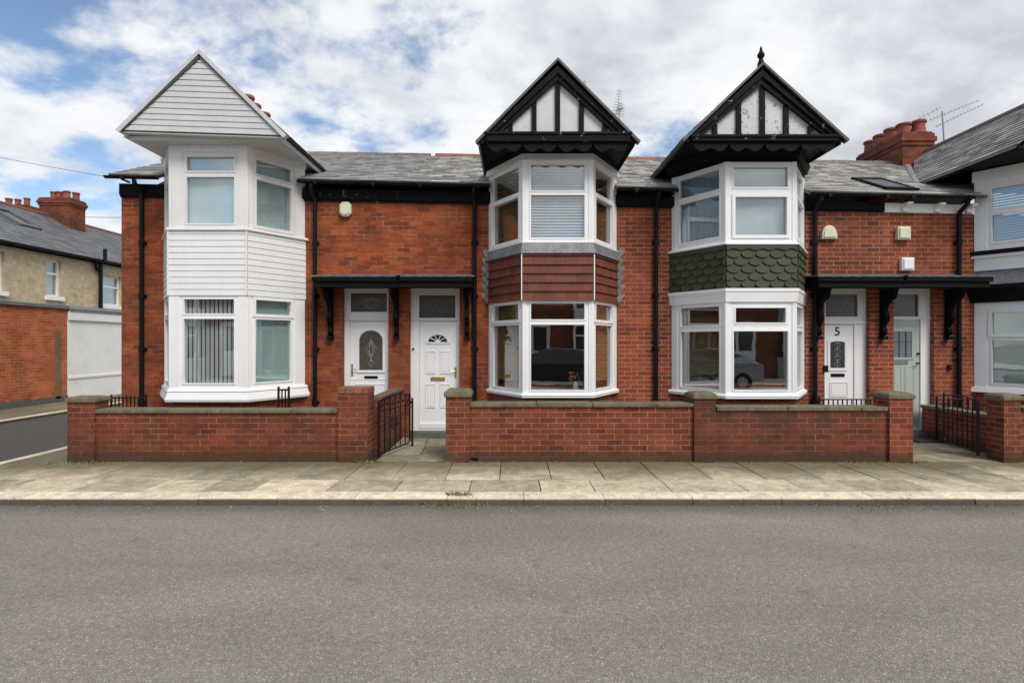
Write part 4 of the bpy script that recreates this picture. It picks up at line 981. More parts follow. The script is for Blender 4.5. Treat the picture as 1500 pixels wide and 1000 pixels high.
bay_windows(h4, bay4, 3.15, 4.32, [(3.27, 3.74), (3.82, 4.18)], [((.17, .06), (), None), ((.1, .1), (), None), ((.06, .17), (), None)], 'upvc', covers=(
    lambda p, F, a, b, z0, z1: h_blind(p, F, a, b, z0, z1, 'blind_white', .045),) * 3)
mb = MB(); bay_ring(mb, bay4, 4.32, 4.5, .03); mb.build('bay_head', 'upvc', h4)
xl = 7.50; xa = 9.06; xr = 10.6
g4 = gable(h4, xl, xr, xa, 4.55, 4.55, 5.77, 'black', 'slate_c', yback=10.2, yridge=12.3)
timberb = barge(g4, xl, xr, xa, 4.55, 4.55, 5.77, YG - .02, 'black_chip', .15, .04)
mb = MB(); mb.box(8.0, 9.9, YG + .03, YG + .06, 4.55, 4.9); mb.prism([(8.0, YG + .07, 4.6), (10.1, YG + .07, 4.6), (9.06, YG + .07, 5.6)], [(8.0, YG + .1, 4.6), (10.1, YG + .1, 4.6), (9.06, YG + .1, 5.6)]); mb.build('plaster_infill', 'plaster', g4)
mb = MB(); A = Vector((xa, YG, 5.79)); Bv = Vector((xa, 12.3, 5.79)); mb.tube([A, Bv], .05, 8); mb.build('ridge_tiles', 'ridge_grey', g4)
mb = MB()   # valley lead
mb.prism([(7.38, 10.02, 4.56), (7.52, 10.05, 4.56), (8.95, 12.33, 5.69), (8.86, 12.35, 5.69)], [(7.30, 10.02, 4.50), (7.52, 10.05, 4.50), (8.95, 12.33, 5.63), (8.80, 12.35, 5.63)]); mb.build('valley', 'lead_dull', g4)
chimney(h4, 8.55, 9.2, 11.95, 13.5, 5.0, 6.22, [(8.75, 12.2), (9.02, 12.12), (8.75, 12.6), (8.75, 12.98), (8.75, 13.34)], pr=.14, ph=.3)
# roof window on house 4
def roof_pt(x, t): a = Vector((x, YE - .06, z_eave(x) + .01)); b = Vector((x, YR, z_ridge(x))); return a.lerp(b, t)
rn = (roof_pt(7, 0) - roof_pt(6, 0)).cross(roof_pt(6, 1) - roof_pt(6, 0)).normalized(); 
if rn.z < 0: rn = -rn
def on_roof(x, t, d): return roof_pt(x, t) + rn * d
mb = MB()
for (a, b, c, d) in ((6.35, 6.9, .06, .10), (6.35, 6.9, .32, .36), (6.35, 6.40, .10, .32), (6.85, 6.9, .10, .32)):
    mb.hexa([on_roof(a, c, 0), on_roof(b, c, 0), on_roof(b, d, 0), on_roof(a, d, 0), on_roof(a, c, .05), on_roof(b, c, .05), on_roof(b, d, .05), on_roof(a, d, .05)])
rw = mb.build('roof_window', 'black_paint', h4)
mb = MB(); mb.hexa([on_roof(6.4, .1, .02), on_roof(6.85, .1, .02), on_roof(6.85, .32, .02), on_roof(6.4, .32, .02), on_roof(6.4, .1, .035), on_roof(6.85, .1, .035), on_roof(6.85, .32, .035), on_roof(6.4, .32, .035)]); mb.build('pane', 'slate_dark', rw)

# ================================================================== antennas and wires
def yagi(mb, base, tip, n, w, nv=Vector((0, 1, 0))):
    a, b = Vector(base), Vector(tip); mb.tube([a, b], .008, 5); d = (b - a).normalized(); s = d.cross(nv).normalized()
    for k in range(n):
        p = a.lerp(b, (k + .3) / n); L_ = w * (1 - .3 * k / n); mb.tube([p - s * L_, p + s * L_], .005, 4)
ya = 12.6
an = thing('tv_antenna', 'pair of thin aerials behind the right slope of the middle black gable', 'antenna', (PX(907, ya), ya, 5.6))
mb = MB(); mb.tube([(PX(907, ya), ya, 5.5), (PX(907, ya), ya, PZ(150, ya))], .015, 6); mb.build('mast', 'alu', an)
mb = MB(); yagi(mb, (PX(903, ya), ya, PZ(168, ya)), (PX(912, ya), ya + .3, PZ(122, ya)), 9, .10); yagi(mb, (PX(907, ya), ya, PZ(170, ya)), (PX(915, ya), ya + .3, PZ(142, ya)), 6, .10); yagi(mb, (PX(905, ya), ya, PZ(160, ya)), (PX(913, ya), ya + .1, PZ(158, ya)), 3, .12, Vector((0, 0, 1))); mb.build('aerial', 'alu', an)
an = thing('tv_antenna', 'small aerial tip just showing over the black gable edge beside the taller mast', 'antenna', (PX(856, ya), ya, 5.6))
mb = MB(); mb.tube([(PX(854, ya), ya, 5.5), (PX(854, ya), ya, PZ(124, ya))], .012, 6); mb.build('mast', 'alu', an)
mb = MB(); yagi(mb, (PX(854, ya), ya, PZ(126, ya)), (PX(859, ya), ya + .2, PZ(112, ya)), 4, .06); mb.build('aerial', 'alu', an)
ya = 12.5
an = thing('tv_antenna', 'long twin aerials pointing right on a mast by the clustered chimney pots', 'antenna', (PX(1382, ya), ya, 6.1))
mb = MB(); mb.tube([(PX(1385, ya), ya, 5.7), (PX(1380, ya), ya, PZ(163, ya))], .016, 6); mb.build('mast', 'alu', an)
mb = MB(); yagi(mb, (PX(1362, ya), ya, PZ(176, ya)), (PX(1434, ya), ya, PZ(147, ya)), 14, .035, Vector((0, 1, 0))); yagi(mb, (PX(1366, ya), ya - .1, PZ(188, ya)), (PX(1436, ya), ya - .1, PZ(155, ya)), 14, .035); yagi(mb, (PX(1345, ya), ya, PZ(174, ya)), (PX(1377, ya), ya, PZ(158, ya)), 5, .06); mb.build('aerial', 'alu', an)
def wire(name, label, a, b, sag, r=.012):
    a, b = Vector(a), Vector(b); mb = MB(); mb.tube([a.lerp(b, k / 16) - Vector((0, 0, sag * 4 * (k / 16) * (1 - k / 16))) for k in range(17)], r, 5)
    tag(mb.build(name, 'lead_dull'), label, 'cable')
wire('overhead_cable', 'upper overhead cable running to the eaves corner of the end house', (-17.5, 14.5, PZ(180, 14.5)), (X1a - .05, 9.3, PZ(262, 9.3)), .08, .005)
wire('overhead_cable', 'lower overhead cable crossing behind the pebbledashed chimney', (-34, 26, PZ(268, 26)), (-14.2, 22, PZ(318, 22)), .5, .012)

# ================================================================== garden walls
F7 = FF(YW)
def gwall(name, label, x0, x1, mat, parts):
    t = thing(name, label, 'garden wall', ((x0 + x1) / 2, YW, 0)); return t
def brick_run(t, x0, x1, ztop, mat, y0=YW, th=.22):
    mb = MB(); mb.box(x0, x1, y0, y0 + th, -.1, ztop); return mb.build('wall', mat, t)
def coping(t, x0, x1, z0, z1, y0=YW, th=.22, mat='stone_cap', over=.03):
    mb = MB(); x = x0
    while x < x1 - .01:
        e = min(x1, x + random.uniform(.75, 1.0))
        if x1 - e < .3: e = x1
        j = random.uniform(-.004, .004)
        mb.box(x + .003, e - .003, y0 - over + j, y0 + th + over, z0, z1 + j); x = e
    mb.build('coping', mat, t, bevel=.01)
def pillar(t, px0, px1, pytop, mat, cap=None, th=.34, soldier=False):
    x0, x1 = PX(px0, YW - .04), PX(px1, YW - .04); z1 = PZ(pytop, YW - .04); mb = MB()
    mb.box(x0, x1, YW - .045, YW - .045 + th, -.1, z1 - (cap or 0)); p = mb.build('pillar', mat, t)
    if cap:
        mb = MB(); z = z1 - cap; g = .025
        a = [(x0 - g, YW - .045 - g, z + .0), (x1 + g, YW - .045 - g, z), (x1 + g, YW - .045 + th + g, z), (x0 - g, YW - .045 + th + g, z)]
        mb.box(x0 - g, x1 + g, YW - .045 - g, YW - .045 + th + g, z, z + cap * .65)
        zc = z + cap * .65
        mb.hexa([(x0 - g, YW - .045 - g, zc), (x1 + g, YW - .045 - g, zc), (x1 + g, YW - .045 + th + g, zc), (x0 - g, YW - .045 + th + g, zc), (x0 + .02, YW - .01, z1), (x1 - .02, YW - .01, z1), (x1 - .02, YW + th - .08, z1), (x0 + .02, YW + th - .08, z1)])
        mb.build('pillar_cap', 'stone_cap', p, bevel=.012)
    if soldier:
        mb = MB(); x = x0 - .006
        while x < x1 - .03:
            e = min(x + .112, x1 + .006); mb.box(x + .003, e - .003, YW - .055, YW - .045 + th + .01, z1 - .0, z1 + .075); x += .112
        mb.build('pillar_cap', 'brown_cap' if False else 'ridge_red', p, bevel=.004)
    return p
gw = gwall('garden_wall', 'long dark red brick garden wall in front of the white boarded end house', PX(100, YW), PX(545, YW), None, None)
xa_, xb_ = PX(137, YW), PX(497, YW)
brick_run(gw, PX(101, YW) , xb_, PZ(605, YW), 'brick_wall_a'); coping(gw, xa_, PX(495, YW), PZ(605, YW) + .001, PZ(599.5, YW))
pillar(gw, 99, 138, 581, 'brick_wall_a', cap=.075, th=.27); pillar(gw, 495, 539, 576, 'brick_wall_a', soldier=True, th=.34)
mb = MB(); mb.box(PX(99, YW - .04) + .02, PX(99, YW - .04) + .24, YW + .38, YF - .001, -.1, .40); mb.build('return_wall', 'brick_wall_a', gw)

gw = gwall('garden_wall', 'bright red brick garden wall in front of the red tiled bay, left of the middle pillar', PX(653, YW), PX(1024, YW), None, None)
brick_run(gw, PX(654, YW), PX(1024, YW), PZ(596, YW), 'brick_wall_b'); coping(gw, PX(688, YW), PX(1022, YW) - .02, PZ(596, YW) + .001, PZ(590, YW))
pillar(gw, 653, 688, 570.5, 'brick_wall_b', cap=.10, th=.34)
mb = MB(); mb.box(PX(690, YW), PX(700, YW), YW - .003, YW + .01, .01, .055); mb.build('air_vent', 'black_plastic', gw)
gw = gwall('garden_wall', 'sooty red brick garden wall with three course stains in front of the green tiled bay', PX(1012, YW), PX(1338, YW), None, None)
brick_run(gw, PX(1024, YW) + .001, PX(1337, YW), PZ(601.5, YW), 'brick_wall_c'); coping(gw, PX(1049, YW), PX(1300, YW), PZ(601.5, YW) + .001, PZ(595.5, YW))
pillar(gw, 1017, 1048, 575, 'brick_wall_c', cap=.085); pillar(gw, 1303, 1337, 575, 'brick_wall_b', cap=.085)
gw['label'] = 'sooty red brick garden wall between two capped pillars in front of the green tiled bay'
gw = gwall('garden_wall', 'short brick garden wall with capped pillar at the right edge in front of the white bay', PX(1455, YW), 10, None, None)
brick_run(gw, PX(1471, YW), 10.5, PZ(601.5, YW), 'brick_wall_b'); coping(gw, PX(1496, YW), 10.5, PZ(601.5, YW) + .001, PZ(596, YW))
pillar(gw, 1470, 1495, 577, 'brick_wall_b', cap=.085, th=.27)

dw = thing('dividing_wall', 'low brick wall with brown tile coping between the two front paths on the left', 'wall', (-1.92, 8.3, 0))
mb = MB(); mb.box(-1.98, -1.87, YW + .32, YF - .002, -.1, .80); mb.build('wall', 'brick_wall_a', dw)
mb = MB(); y = YW + .32
while y < YF - .05: mb.box(-2.01, -1.84, y + .003, min(YF - .003, y + .227), .80, .85); y += .23
mb.build('coping', 'brown_cap', dw, bevel=.008)
dw = thing('dividing_wall', 'low brick wall with stone coping behind the open iron gate at the right', 'wall', (7.15, 8.5, 0))
mb = MB(); mb.box(6.98, 7.16, YW + .36, YF - .002, -.1, .50); mb.build('wall', 'brick_wall_b', dw)
mb = MB(); mb.box(6.95, 7.19, YW + .37, YF - .003, .50, .56); mb.build('coping', 'stone_cap', dw, bevel=.01)
dw = thing('dividing_wall', 'low brick wall behind the right hand pillar between the doors of number five and the green door', 'wall', (6.0, 8.5, 0))
mb = MB(); mb.box(5.27, 5.39, YW + .30, YF - .002, -.1, .55); mb.build('wall', 'brick_wall_c', dw)
dw.location = dw.location

# ================================================================== gates and railings
def scroll(c, r, a0, turns, F, d, mb, rr=.006, sgn=1):
    pts = []
    for k in range(15):
        t = k / 14; a = a0 + sgn * t * turns * 2 * math.pi; q = r * (1 - .75 * t); pts.append(F(c[0] + q * math.cos(a), c[1] + q * math.sin(a), d))
    mb.tube(pts, rr, 5)
def iron_gate(label, a, b, z0, z1, bars, arc=0.0, scr=True):
    F = face_frame(a, b); W = F.len; g = thing('iron_gate', label, 'gate', (a[0], a[1], 0))
    mb = MB(); top = lambda u: z1 + arc * math.sin(math.pi * u / W)
    n = 12
    mb.tube([F(0, z0 - .04, 0), F(0, z1, 0)], .02, 8); mb.tube([F(W, z0 + .02, 0), F(W, z1 + .03, 0)], .014, 8)
    mb.tube([F(W * k / n, top(W * k / n), 0) for k in range(n + 1)], .010, 6)
    mb.tube([F(0.0, z0 + .06, 0), F(.03, z0 + .02, 0), F(.07, z0, 0), (F(W - .07, z0, 0)), F(W - .03, z0 + .02, 0), F(W, z0 + .06, 0)], .010, 6)
    mb.tube([F(0, z1 - .14, 0), F(W, z1 - .14, 0)], .008, 6)
    mb.build('gate_frame', 'black_iron', g, smooth=True)
    mb = MB()
    for k in range(1, bars): u = W * k / bars; mb.tube([F(u, z0, 0), F(u, top(u), 0)], .0085, 6)
    if scr:
        for k in range(bars):
            u = W * (k + .5) / bars; scroll((u, z1 - .07), .04, 0, 1.2, F, .002, mb); 
        for u in (W * .42, W * .58): scroll((u, (z0 + z1) / 2 - .02), .055, 1.5, 1.3, F, .002, mb); scroll((u, (z0 + z1) / 2 + .08), .055, -1.5, 1.3, F, .002, mb, sgn=-1)
    mb.build('bars', 'black_iron', g, smooth=True)
    mb = MB(); mb.tube([F(-.02, z0 + .12, 0), F(.015, z0 + .12, 0)], .018, 8); mb.tube([F(-.02, z1 - .1, 0), F(.015, z1 - .1, 0)], .018, 8); mb.build('hinge', 'black_iron', g)
    return g
iron_gate('black wrought iron gate standing open beside the path to the white door with brass letterbox', (-1.84, 7.55), (-1.58, 8.45), .07, .80, 6, .06)
gp = thing('gate_post', 'thin black iron post in the middle of the left path beside the open gate', 'post', (PX(604, 8.5), 8.5, 0))
mb = MB(); x = PX(604, 8.5); mb.box(x - .014, x + .014, 8.49, 8.518, -.02, PZ(583, 8.5)); mb.build('post', 'black_iron', gp)
mb = MB(); Fp = face_frame((x - .11, 8.5), (x, 8.5)); scroll((.06, .60), .04, 0, 1.3, Fp, 0, mb); scroll((.06, .68), .04, 2, 1.3, Fp, 0, mb, sgn=-1); mb.tube([Fp(0, .5, 0), Fp(.02, .68, 0), Fp(.06, .74, 0), Fp(.11, .75, 0)], .007, 6); mb.build('scroll', 'black_iron', gp)
iron_gate('black wrought iron gate standing open beside the path to the pale green door', (6.50, 7.62), (6.72, 8.5), .08, .80, 7, .03, False)
mb = MB()
def railing(label, a, b, z0, z1, bars, scr=0, arcs=False):
    F = face_frame(a, b); W = F.len; t = thing('iron_railing', label, 'railing', (a[0], a[1], z0)); mb = MB()
    mb.tube([F(0, z1 - .05, 0), F(W, z1 - .05, 0)], .0115, 6); mb.tube([F(0, z0 + .06, 0), F(W, z0 + .06, 0)], .0115, 6)
    mb.tube([F(0, 0, 0), F(0, z1, 0)], .018, 6); mb.tube([F(W, 0, 0), F(W, z1, 0)], .018, 6); mb.build('rail', 'black_iron', t)
    mb = MB()
    for k in range(1, bars): u = W * k / bars; mb.tube([F(u, z0 + .06, 0), F(u, z1 - .05 + (.0 if not arcs else .04 * math.sin(math.pi * k / bars)), 0)], .0115, 6)
    for k in range(scr): u = W * (k + .5) / scr; scroll((u, z1 - .09), .05, 0, 1.4, F, 0, mb); scroll((u, z1 - .17), .05, 3, 1.4, F, 0, mb, sgn=-1)
    mb.build('bars', 'black_iron', t); return t
railing('short black iron railing behind the left end of the long garden wall', (PX(163, 8.9), 8.9), (PX(214, 8.9), 8.9), .1, PZ(578, 8.9), 9, 0, True)
t = railing('black iron scroll panel standing behind the long garden wall in front of the white bay', (PX(408, 8.0), 8.0), (PX(423, 8.0), 8.0), .2, PZ(566, 8.0), 3, 0)
railing('black iron railing of close upright bars in front of the number five door', (PX(1200, 8.5), 8.5), (PX(1282, 8.5), 8.5), .2, PZ(580, 8.5), 12, 0)
railing('short curly black iron panel beside the right hand pillar of the sooty wall', (PX(1284, 8.1), 8.1), (PX(1300, 8.1), 8.1), .2, PZ(583, 8.1), 3, 2)
railing('black iron railing with scrolls fixed beside the low wall behind the open right gate', (PX(1372, 8.9), 8.9), (PX(1428, 8.95), 8.95), .1, PZ(580, 8.9), 6, 2)

# ================================================================== ground
ZR = -.075
mb = MB(); mb.poly([(-300, -200, ZR), (300, -200, ZR), (300, 300, ZR), (-300, 300, ZR)]); mb.build('road', 'asphalt', kind='structure', fix=False)
mb = MB(); mb.box(X1a + .5, 40, 5.9, 60, -.14, -.018); mb.box(-7.0, X1a + .6, 5.9, 60, -.14, -.019); mb.build('ground', 'joint', kind='structure')
XK = -6.95    # side street kerb
def slab_field(mb, x0, x1, y0, y1, wmin, wmax, z, jit=.004, skew=0, gap=.010):
    x = x0
    while x < x1 - .02:
        e = min(x1, x + random.uniform(wmin, wmax));
        if x1 - e < .15: e = x1
        j = [random.uniform(-jit, jit) for _ in range(4)]
        mb.hexa([(x + gap / 2, y0 + gap / 2, z - .05), (e - gap / 2, y0 + gap / 2, z - .05), (e - gap / 2, y1 - gap / 2, z - .05), (x + gap / 2, y1 - gap / 2, z - .05), (x + gap / 2, y0 + gap / 2, z + j[0]), (e - gap / 2, y0 + gap / 2, z + j[1]), (e - gap / 2, y1 - gap / 2, z + j[2]), (x + gap / 2, y1 - gap / 2, z + j[3])]); x = e
mb = MB()
yA = FPX * EYE / 202; yB = FPX * EYE / 220; yK = FPX * EYE / 229
slab_field(mb, XK + .15, 14, yA, YW + .02, .5, .7, 0); slab_field(mb, XK + .15, 14, yB, yA, .55, .85, 0)
y = YW + .02
while y < 24: slab_field(mb, XK + .15, -6.05 if y < YF else X1a - .003, y, y + .6, .5, .8, -.002); y += .6
mb.build('pavement', 'flags', kind='structure', bevel=.004)
mb = MB(); x = XK
random.seed(11)
while x < 14:
    e = x + random.uniform(.8, 1.05); j = random.uniform(-.004, .004); k = random.uniform(-.006, .006)
    r = .02
    pr = [(yK + k, -.2), (yK + k, -.02 - r), (yK + k + .008, -.012 + j), (yK + k + .03, .0 + j), (yB - .004, .003 + j), (yB - .004, -.2)]
    if x == XK: pass
    mb.prism([(x + .003, a, b) for a, b in pr], [(e - .003, a, b) for a, b in pr]); x = e
y = yB
while y < 24:
    e = y + .9; mb.prism([(XK - .02 + a, y + .003, b) for a, b in ((0, -.2), (0, -.03), (.02, -.005), (.165, .0), (.165, -.2))], [(XK - .02 + a, e - .003, b) for a, b in ((0, -.2), (0, -.03), (.02, -.005), (.165, .0), (.165, -.2))]); y = e
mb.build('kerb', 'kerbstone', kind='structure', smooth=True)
# front paths and gardens
mb = MB()
def rough_flags(mb, x0, x1, y0, y1, nx, ny, z):
    xs = [x0 + (x1 - x0) * i / nx for i in range(nx + 1)]
    ys = [y0 + (y1 - y0) * i / ny for i in range(ny + 1)]
    P = [[Vector((xs[i] + (random.uniform(-.12, .12) if 0 < i < nx else 0), ys[j] + (random.uniform(-.1, .1) if 0 < j < ny else 0), z)) for j in range(ny + 1)] for i in range(nx + 1)]
    for i in range(nx):
        for j in range(ny):
            q = [P[i][j], P[i + 1][j], P[i + 1][j + 1], P[i][j + 1]]; c = sum(q, Vector()) / 4; jz = random.uniform(-.004, .006)
            q = [p + (c - p).normalized() * .008 for p in q]
            mb.hexa([p - Vector((0, 0, .05)) for p in q] + [p + Vector((0, 0, jz)) for p in q])
rough_flags(mb, -1.86, -.90, YW + .03, YF + .2, 2, 4, .0); rough_flags(mb, 5.42, 6.96, YW + .03, YF + .2, 3, 4, .0)
rough_flags(mb, -3.1, -1.99, YW + .3, YF + .2, 2, 3, -.004)
mb.build('path', 'path_stone', kind='structure', bevel=.004)
mb = MB(); mb.box(-5.9, -3.1, YW + .2, YF, -.1, -.008); mb.box(-.9, 5.27, YW + .2, YF, -.1, -.008); mb.box(7.1, 12, YW + .2, YF, -.1, -.008); mb.build('garden_ground', 'concrete', kind='structure')
# doormat
mb = MB(); mb.box(PX(1337, 8.9), PX(1374, 8.9), 8.75, 9.12, .004, .03); tag(mb.build('doormat', 'rubber', bevel=.004), 'dark rubber doormat on the path before the pale green door', 'doormat')
# far side of the side street
mb = MB(); y = 5
while y < 40: slab_field(mb, -12.25, -10.65, y, y + .9, .7, .9, .0); y += .9
mb.build('pavement', 'flags', kind='structure')
mb = MB(); y = 5
while y < 40: mb.box(-10.65, -10.5, y + .004, y + .896, -.2, .0); y += .9
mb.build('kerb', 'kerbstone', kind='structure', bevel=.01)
mb = MB(); mb.box(-40, -10.66, 5, 60, -.14, -.012); mb.build('ground', 'joint', kind='structure')
mb = MB(); mb.poly([(-10.5, 7.0, ZR + .004), (XK - .02, 7.0, ZR + .004), (XK - .02, 70, ZR + .004), (-10.5, 70, ZR + .004)]); mb.build('side_street', 'asphalt_side', kind='structure', fix=False)

# weeds and moss
random.seed(5)
mb = MB()
def tuft(x, y, z, r, n, h):
    for _ in range(n):
        a = random.uniform(0, 6.28); q = r * random.random() ** .6; bx, by = x + q * math.cos(a) * 1.6, y + q * math.sin(a) * .5
        hh = h * random.uniform(.4, 1.1); l = random.uniform(-.5, .5) * hh; m = random.uniform(-.4, .4) * hh; w = random.uniform(.003, .007); ang = random.uniform(0, 3.14); wx, wy = w * math.cos(ang), w * math.sin(ang)
        mb.poly([(bx - wx, by - wy, z), (bx + wx, by + wy, z), (bx + l * .5 + wx * .8, by + m * .5 + wy * .8, z + hh * .6), (bx + l, by + m, z + hh), (bx + l * .5 - wx * .8, by + m * .5 - wy * .8, z + hh * .6)])
for x, y, z, r, n, h in ((PX(540, 7.3), 7.32, .0, .12, 90, .05), (PX(652, 7.3), 7.34, 0, .08, 70, .05), (PX(700, 7.3), 7.33, 0, .15, 60, .03), (PX(672, 5.75), 5.80, .0, .09, 110, .045), (PX(660, 5.65), 5.66, ZR, .25, 120, .05), (PX(112, 7.3), 7.30, 0, .25, 110, .04), (PX(1340, 7.3), 7.34, 0, .15, 80, .05), (PX(1300, 5.65), 5.655, ZR, .4, 60, .025), (PX(180, 7.3), 7.34, 0, .3, 50, .03)):
    tuft(x, y, z, r, n, h)
for _ in range(150): tuft(random.uniform(-6, 5.2), 7.36, 0, .05, 3, .022)
for _ in range(60): tuft(random.uniform(1.5, 5.4), 7.36, 0, .07, 7, .025)
for _ in range(110): tuft(random.uniform(-5, 5.4), 5.655, ZR, .05, 2, .02)
tag(mb.build('weeds', 'leaf', fix=False), 'small green weeds and moss along the wall foot and kerb', 'weeds', kind='stuff')
mb = MB()
for _ in range(260):
    x = random.uniform(-5.5, 5.5); y = 5.645 - abs(random.gauss(0, .10)); s = random.uniform(.004, .014)
    mb.lathe((x, y, ZR), [(s * .6, 0), (s, s * .4), (s * .5, s * .9)], 5)
tag(mb.build('grit', 'path_stone', fix=False), 'loose grit and leaf litter in the gutter below the kerb', 'grit', kind='stuff')

# ================================================================== pebbledashed terrace across the side street
XT = -14.2; Ft = face_frame((XT, 0), (XT, 1))      # u is Y, d is +X
th = thing('terraced_house', 'pebbledashed tan terrace with grey slate roof and red chimney across the side street', 'house', (XT, 16, 0))
def ywall(px, X): return X * FPX / (px - 750)
wins = []
for p0, p1, z0, z1 in ((-12, 7, 3.02, 4.13), (68, 90, 3.02, 4.16), (150, 178, 2.9, 3.95)):
    wins.append((ywall(p0, XT), ywall(p1, XT), z0, z1))
mb = MB(); panel_holes(mb, Ft, 9, 30, -.1, 4.45, wins, -.3, 0); mb.build('wall', 'pebble', th)
mb = MB()
mb.box(XT - 7, XT - .01, 8.9, 9.0, -.1, 4.45); mb.prism([(XT, 8.95, 4.45), (XT - 6.6, 8.95, 4.45), (XT - 3.3, 8.95, 6.36)], [(XT, 9.0, 4.45), (XT - 6.6, 9.0, 4.45), (XT - 3.3, 9.0, 6.36)]); mb.build('end_wall', 'pebble', th)
for w in wins:
    mb = MB(); mb.fbox(Ft, w[0] - .06, w[1] + .06, w[2] - .12, w[2], -.02, .07); s = mb.build('window', 'upvc', th)
    e = .06; mid = w[2] + (w[3] - w[2]) * .62; fr_panes = [(w[0] + e, w[1] - e, w[2] + e, mid - .03), (w[0] + e, w[1] - e, mid + .03, w[3] - e)]
    mb = MB(); panel_holes(mb, Ft, w[0], w[1], w[2], w[3], fr_panes, -.16, -.09); mb.build('window_frame', 'upvc', s)
    mb = MB()
    for p in fr_panes: mb.fbox(Ft, *p, -.14, -.13)
    mb.build('pane', 'glass', s)
    mb = MB(); mb.fbox(Ft, w[0], w[1], w[2], w[3], -.27, -.24); mb.build('blind', 'blind_teal', s)
mb = MB(); A, B, C, D_ = (XT + .15, 30, 4.42), (XT + .15, 8.9, 4.42), (XT - 3.3, 8.9, 6.36), (XT - 3.3, 30, 6.36)
slates(mb, B, A, D_, C, .3, .24, .002); quad_slab(mb, B, A, D_, C, .05); quad_slab(mb, (XT - 6.7, 8.9, 4.4), (XT - 6.7, 30, 4.4), (XT - 3.3, 30, 6.35), (XT - 3.3, 8.9, 6.35), .05); ro = mb.build('roof', 'slate_blue', th)
mb = MB(); mb.tube([(XT - 3.3, 8.9, 6.37), (XT - 3.3, 30, 6.37)], .07, 8); mb.build('ridge_tiles', 'ridge_red', ro)
mb = MB(); mb.tube([(XT + .2, 8.9, 4.38), (XT + .2, 30, 4.38)], .055, 8); mb.box(XT, XT + .06, 8.95, 30, 4.3, 4.44); mb.build('gutter', 'black_plastic', th)
mb = MB(); y = ywall(147.5, XT + .1); mb.tube([(XT + .1, y, .1), (XT + .1, y, 4.3), (XT + .25, y, 4.38), (XT + .25, y, 4.8)], .06, 10); mb.tube([(XT + .1, y - .22, 4.15), (XT + .1, y, 4.0)], .045, 8); mb.tube([(XT + .1, y - .22, 4.35), (XT + .1, y - .22, 4.15)], .045, 8); mb.build('soil_pipe', 'black_plastic', th, smooth=True)
cx_ = -17.2
chimney(th, -17.75, -16.6, 20.5, 21.25, 5.4, 7.04, [(-17.5, 20.85), (-17.27, 20.85), (-17.05, 20.85), (-16.86, 20.7), (-16.8, 21.05)], pr=.11, ph=.32)
chimney(th, -18.2, -17.1, 27.3, 28, 5.4, 7.0, [(-17.9, 27.6), (-17.5, 27.6)], pr=.11, ph=.3)
chimney(th, -22.5, -21.2, 23.8, 24.5, 5.4, 7.6, [(-22.2, 24.1), (-21.8, 24.1), (-21.4, 24.1)], pr=.12, ph=.35)
def tr(y, t, d=0): a = Vector((XT + .15, y, 4.42)).lerp(Vector((XT - 3.3, y, 6.36)), t); return a + Vector((.49, 0, .87)) * d
mb = MB(); ys = (17.6, 18.8)
for (a, b, c, d) in ((17.3, 18.1, .45, .50), (17.3, 18.1, .75, .80), (17.3, 17.36, .5, .75), (18.04, 18.1, .5, .75)):
    mb.hexa([tr(a, c), tr(b, c), tr(b, d), tr(a, d), tr(a, c, .08), tr(b, c, .08), tr(b, d, .08), tr(a, d, .08)])
rw = mb.build('roof_window', 'lead_roof', th)
mb = MB(); mb.hexa([tr(17.36, .5, .02), tr(18.04, .5, .02), tr(18.04, .75, .02), tr(17.36, .75, .02), tr(17.36, .5, .04), tr(18.04, .5, .04), tr(18.04, .75, .04), tr(17.36, .75, .04)]); mb.build('pane', 'glass_dark', rw)
# outbuildings
XO = -12.2; Fo = face_frame((XO, 0), (XO, 1)); yj = ywall(98.5, XO)
ob = thing('yard_outbuilding', 'orange red brick yard outbuilding with flat grey roof at the left edge', 'outbuilding', (XO, 12, 0))
mb = MB(); mb.fbox(Fo, 8.5, yj, -.1, 2.52, -1.98, 0); mb.build('wall', 'brick_orange', ob)
mb = MB(); mb.fbox(Fo, 8.5, yj - .002, -.1, .16, 0, .03); mb.build('plinth', 'stone_step', ob)
mb = MB(); mb.hexa([(XO + .06, 8.5, 2.52), (XO + .06, yj, 2.52), (XT, yj, 2.70), (XT, 8.5, 2.70), (XO + .06, 8.5, 2.60), (XO + .06, yj, 2.60), (XT, yj, 2.78), (XT, 8.5, 2.78)]); mb.build('roof', 'flat_roof', ob)
yy = ywall(84, XO); mb = MB(); mb.fbox(Fo, yy - .08, yy + .08, .1, 1.95, 0, .03); mb.build('timber_post', 'timber', ob)
ob = thing('yard_outbuilding', 'white rendered yard outbuilding between the orange brick one and the terrace corner', 'outbuilding', (XO, 16, 0))
mb = MB(); mb.fbox(Fo, yj + .003, 26, -.1, 2.44, -1.98, .01); mb.build('wall', 'render_white', ob)
mb = MB(); mb.fbox(Fo, yj + .003, 26, 2.22, 2.46, .0, .06); mb.fbox(Fo, yj + .003, 26, .60, .66, 0, .035); mb.build('band', 'upvc', ob)
mb = MB(); mb.hexa([(XO + .08, yj + .01, 2.46), (XO + .08, 26, 2.46), (XT, 26, 2.70), (XT, yj + .01, 2.70), (XO + .08, yj + .01, 2.54), (XO + .08, 26, 2.54), (XT, 26, 2.78), (XT, yj + .01, 2.78)]); mb.build('roof', 'flat_roof', ob)

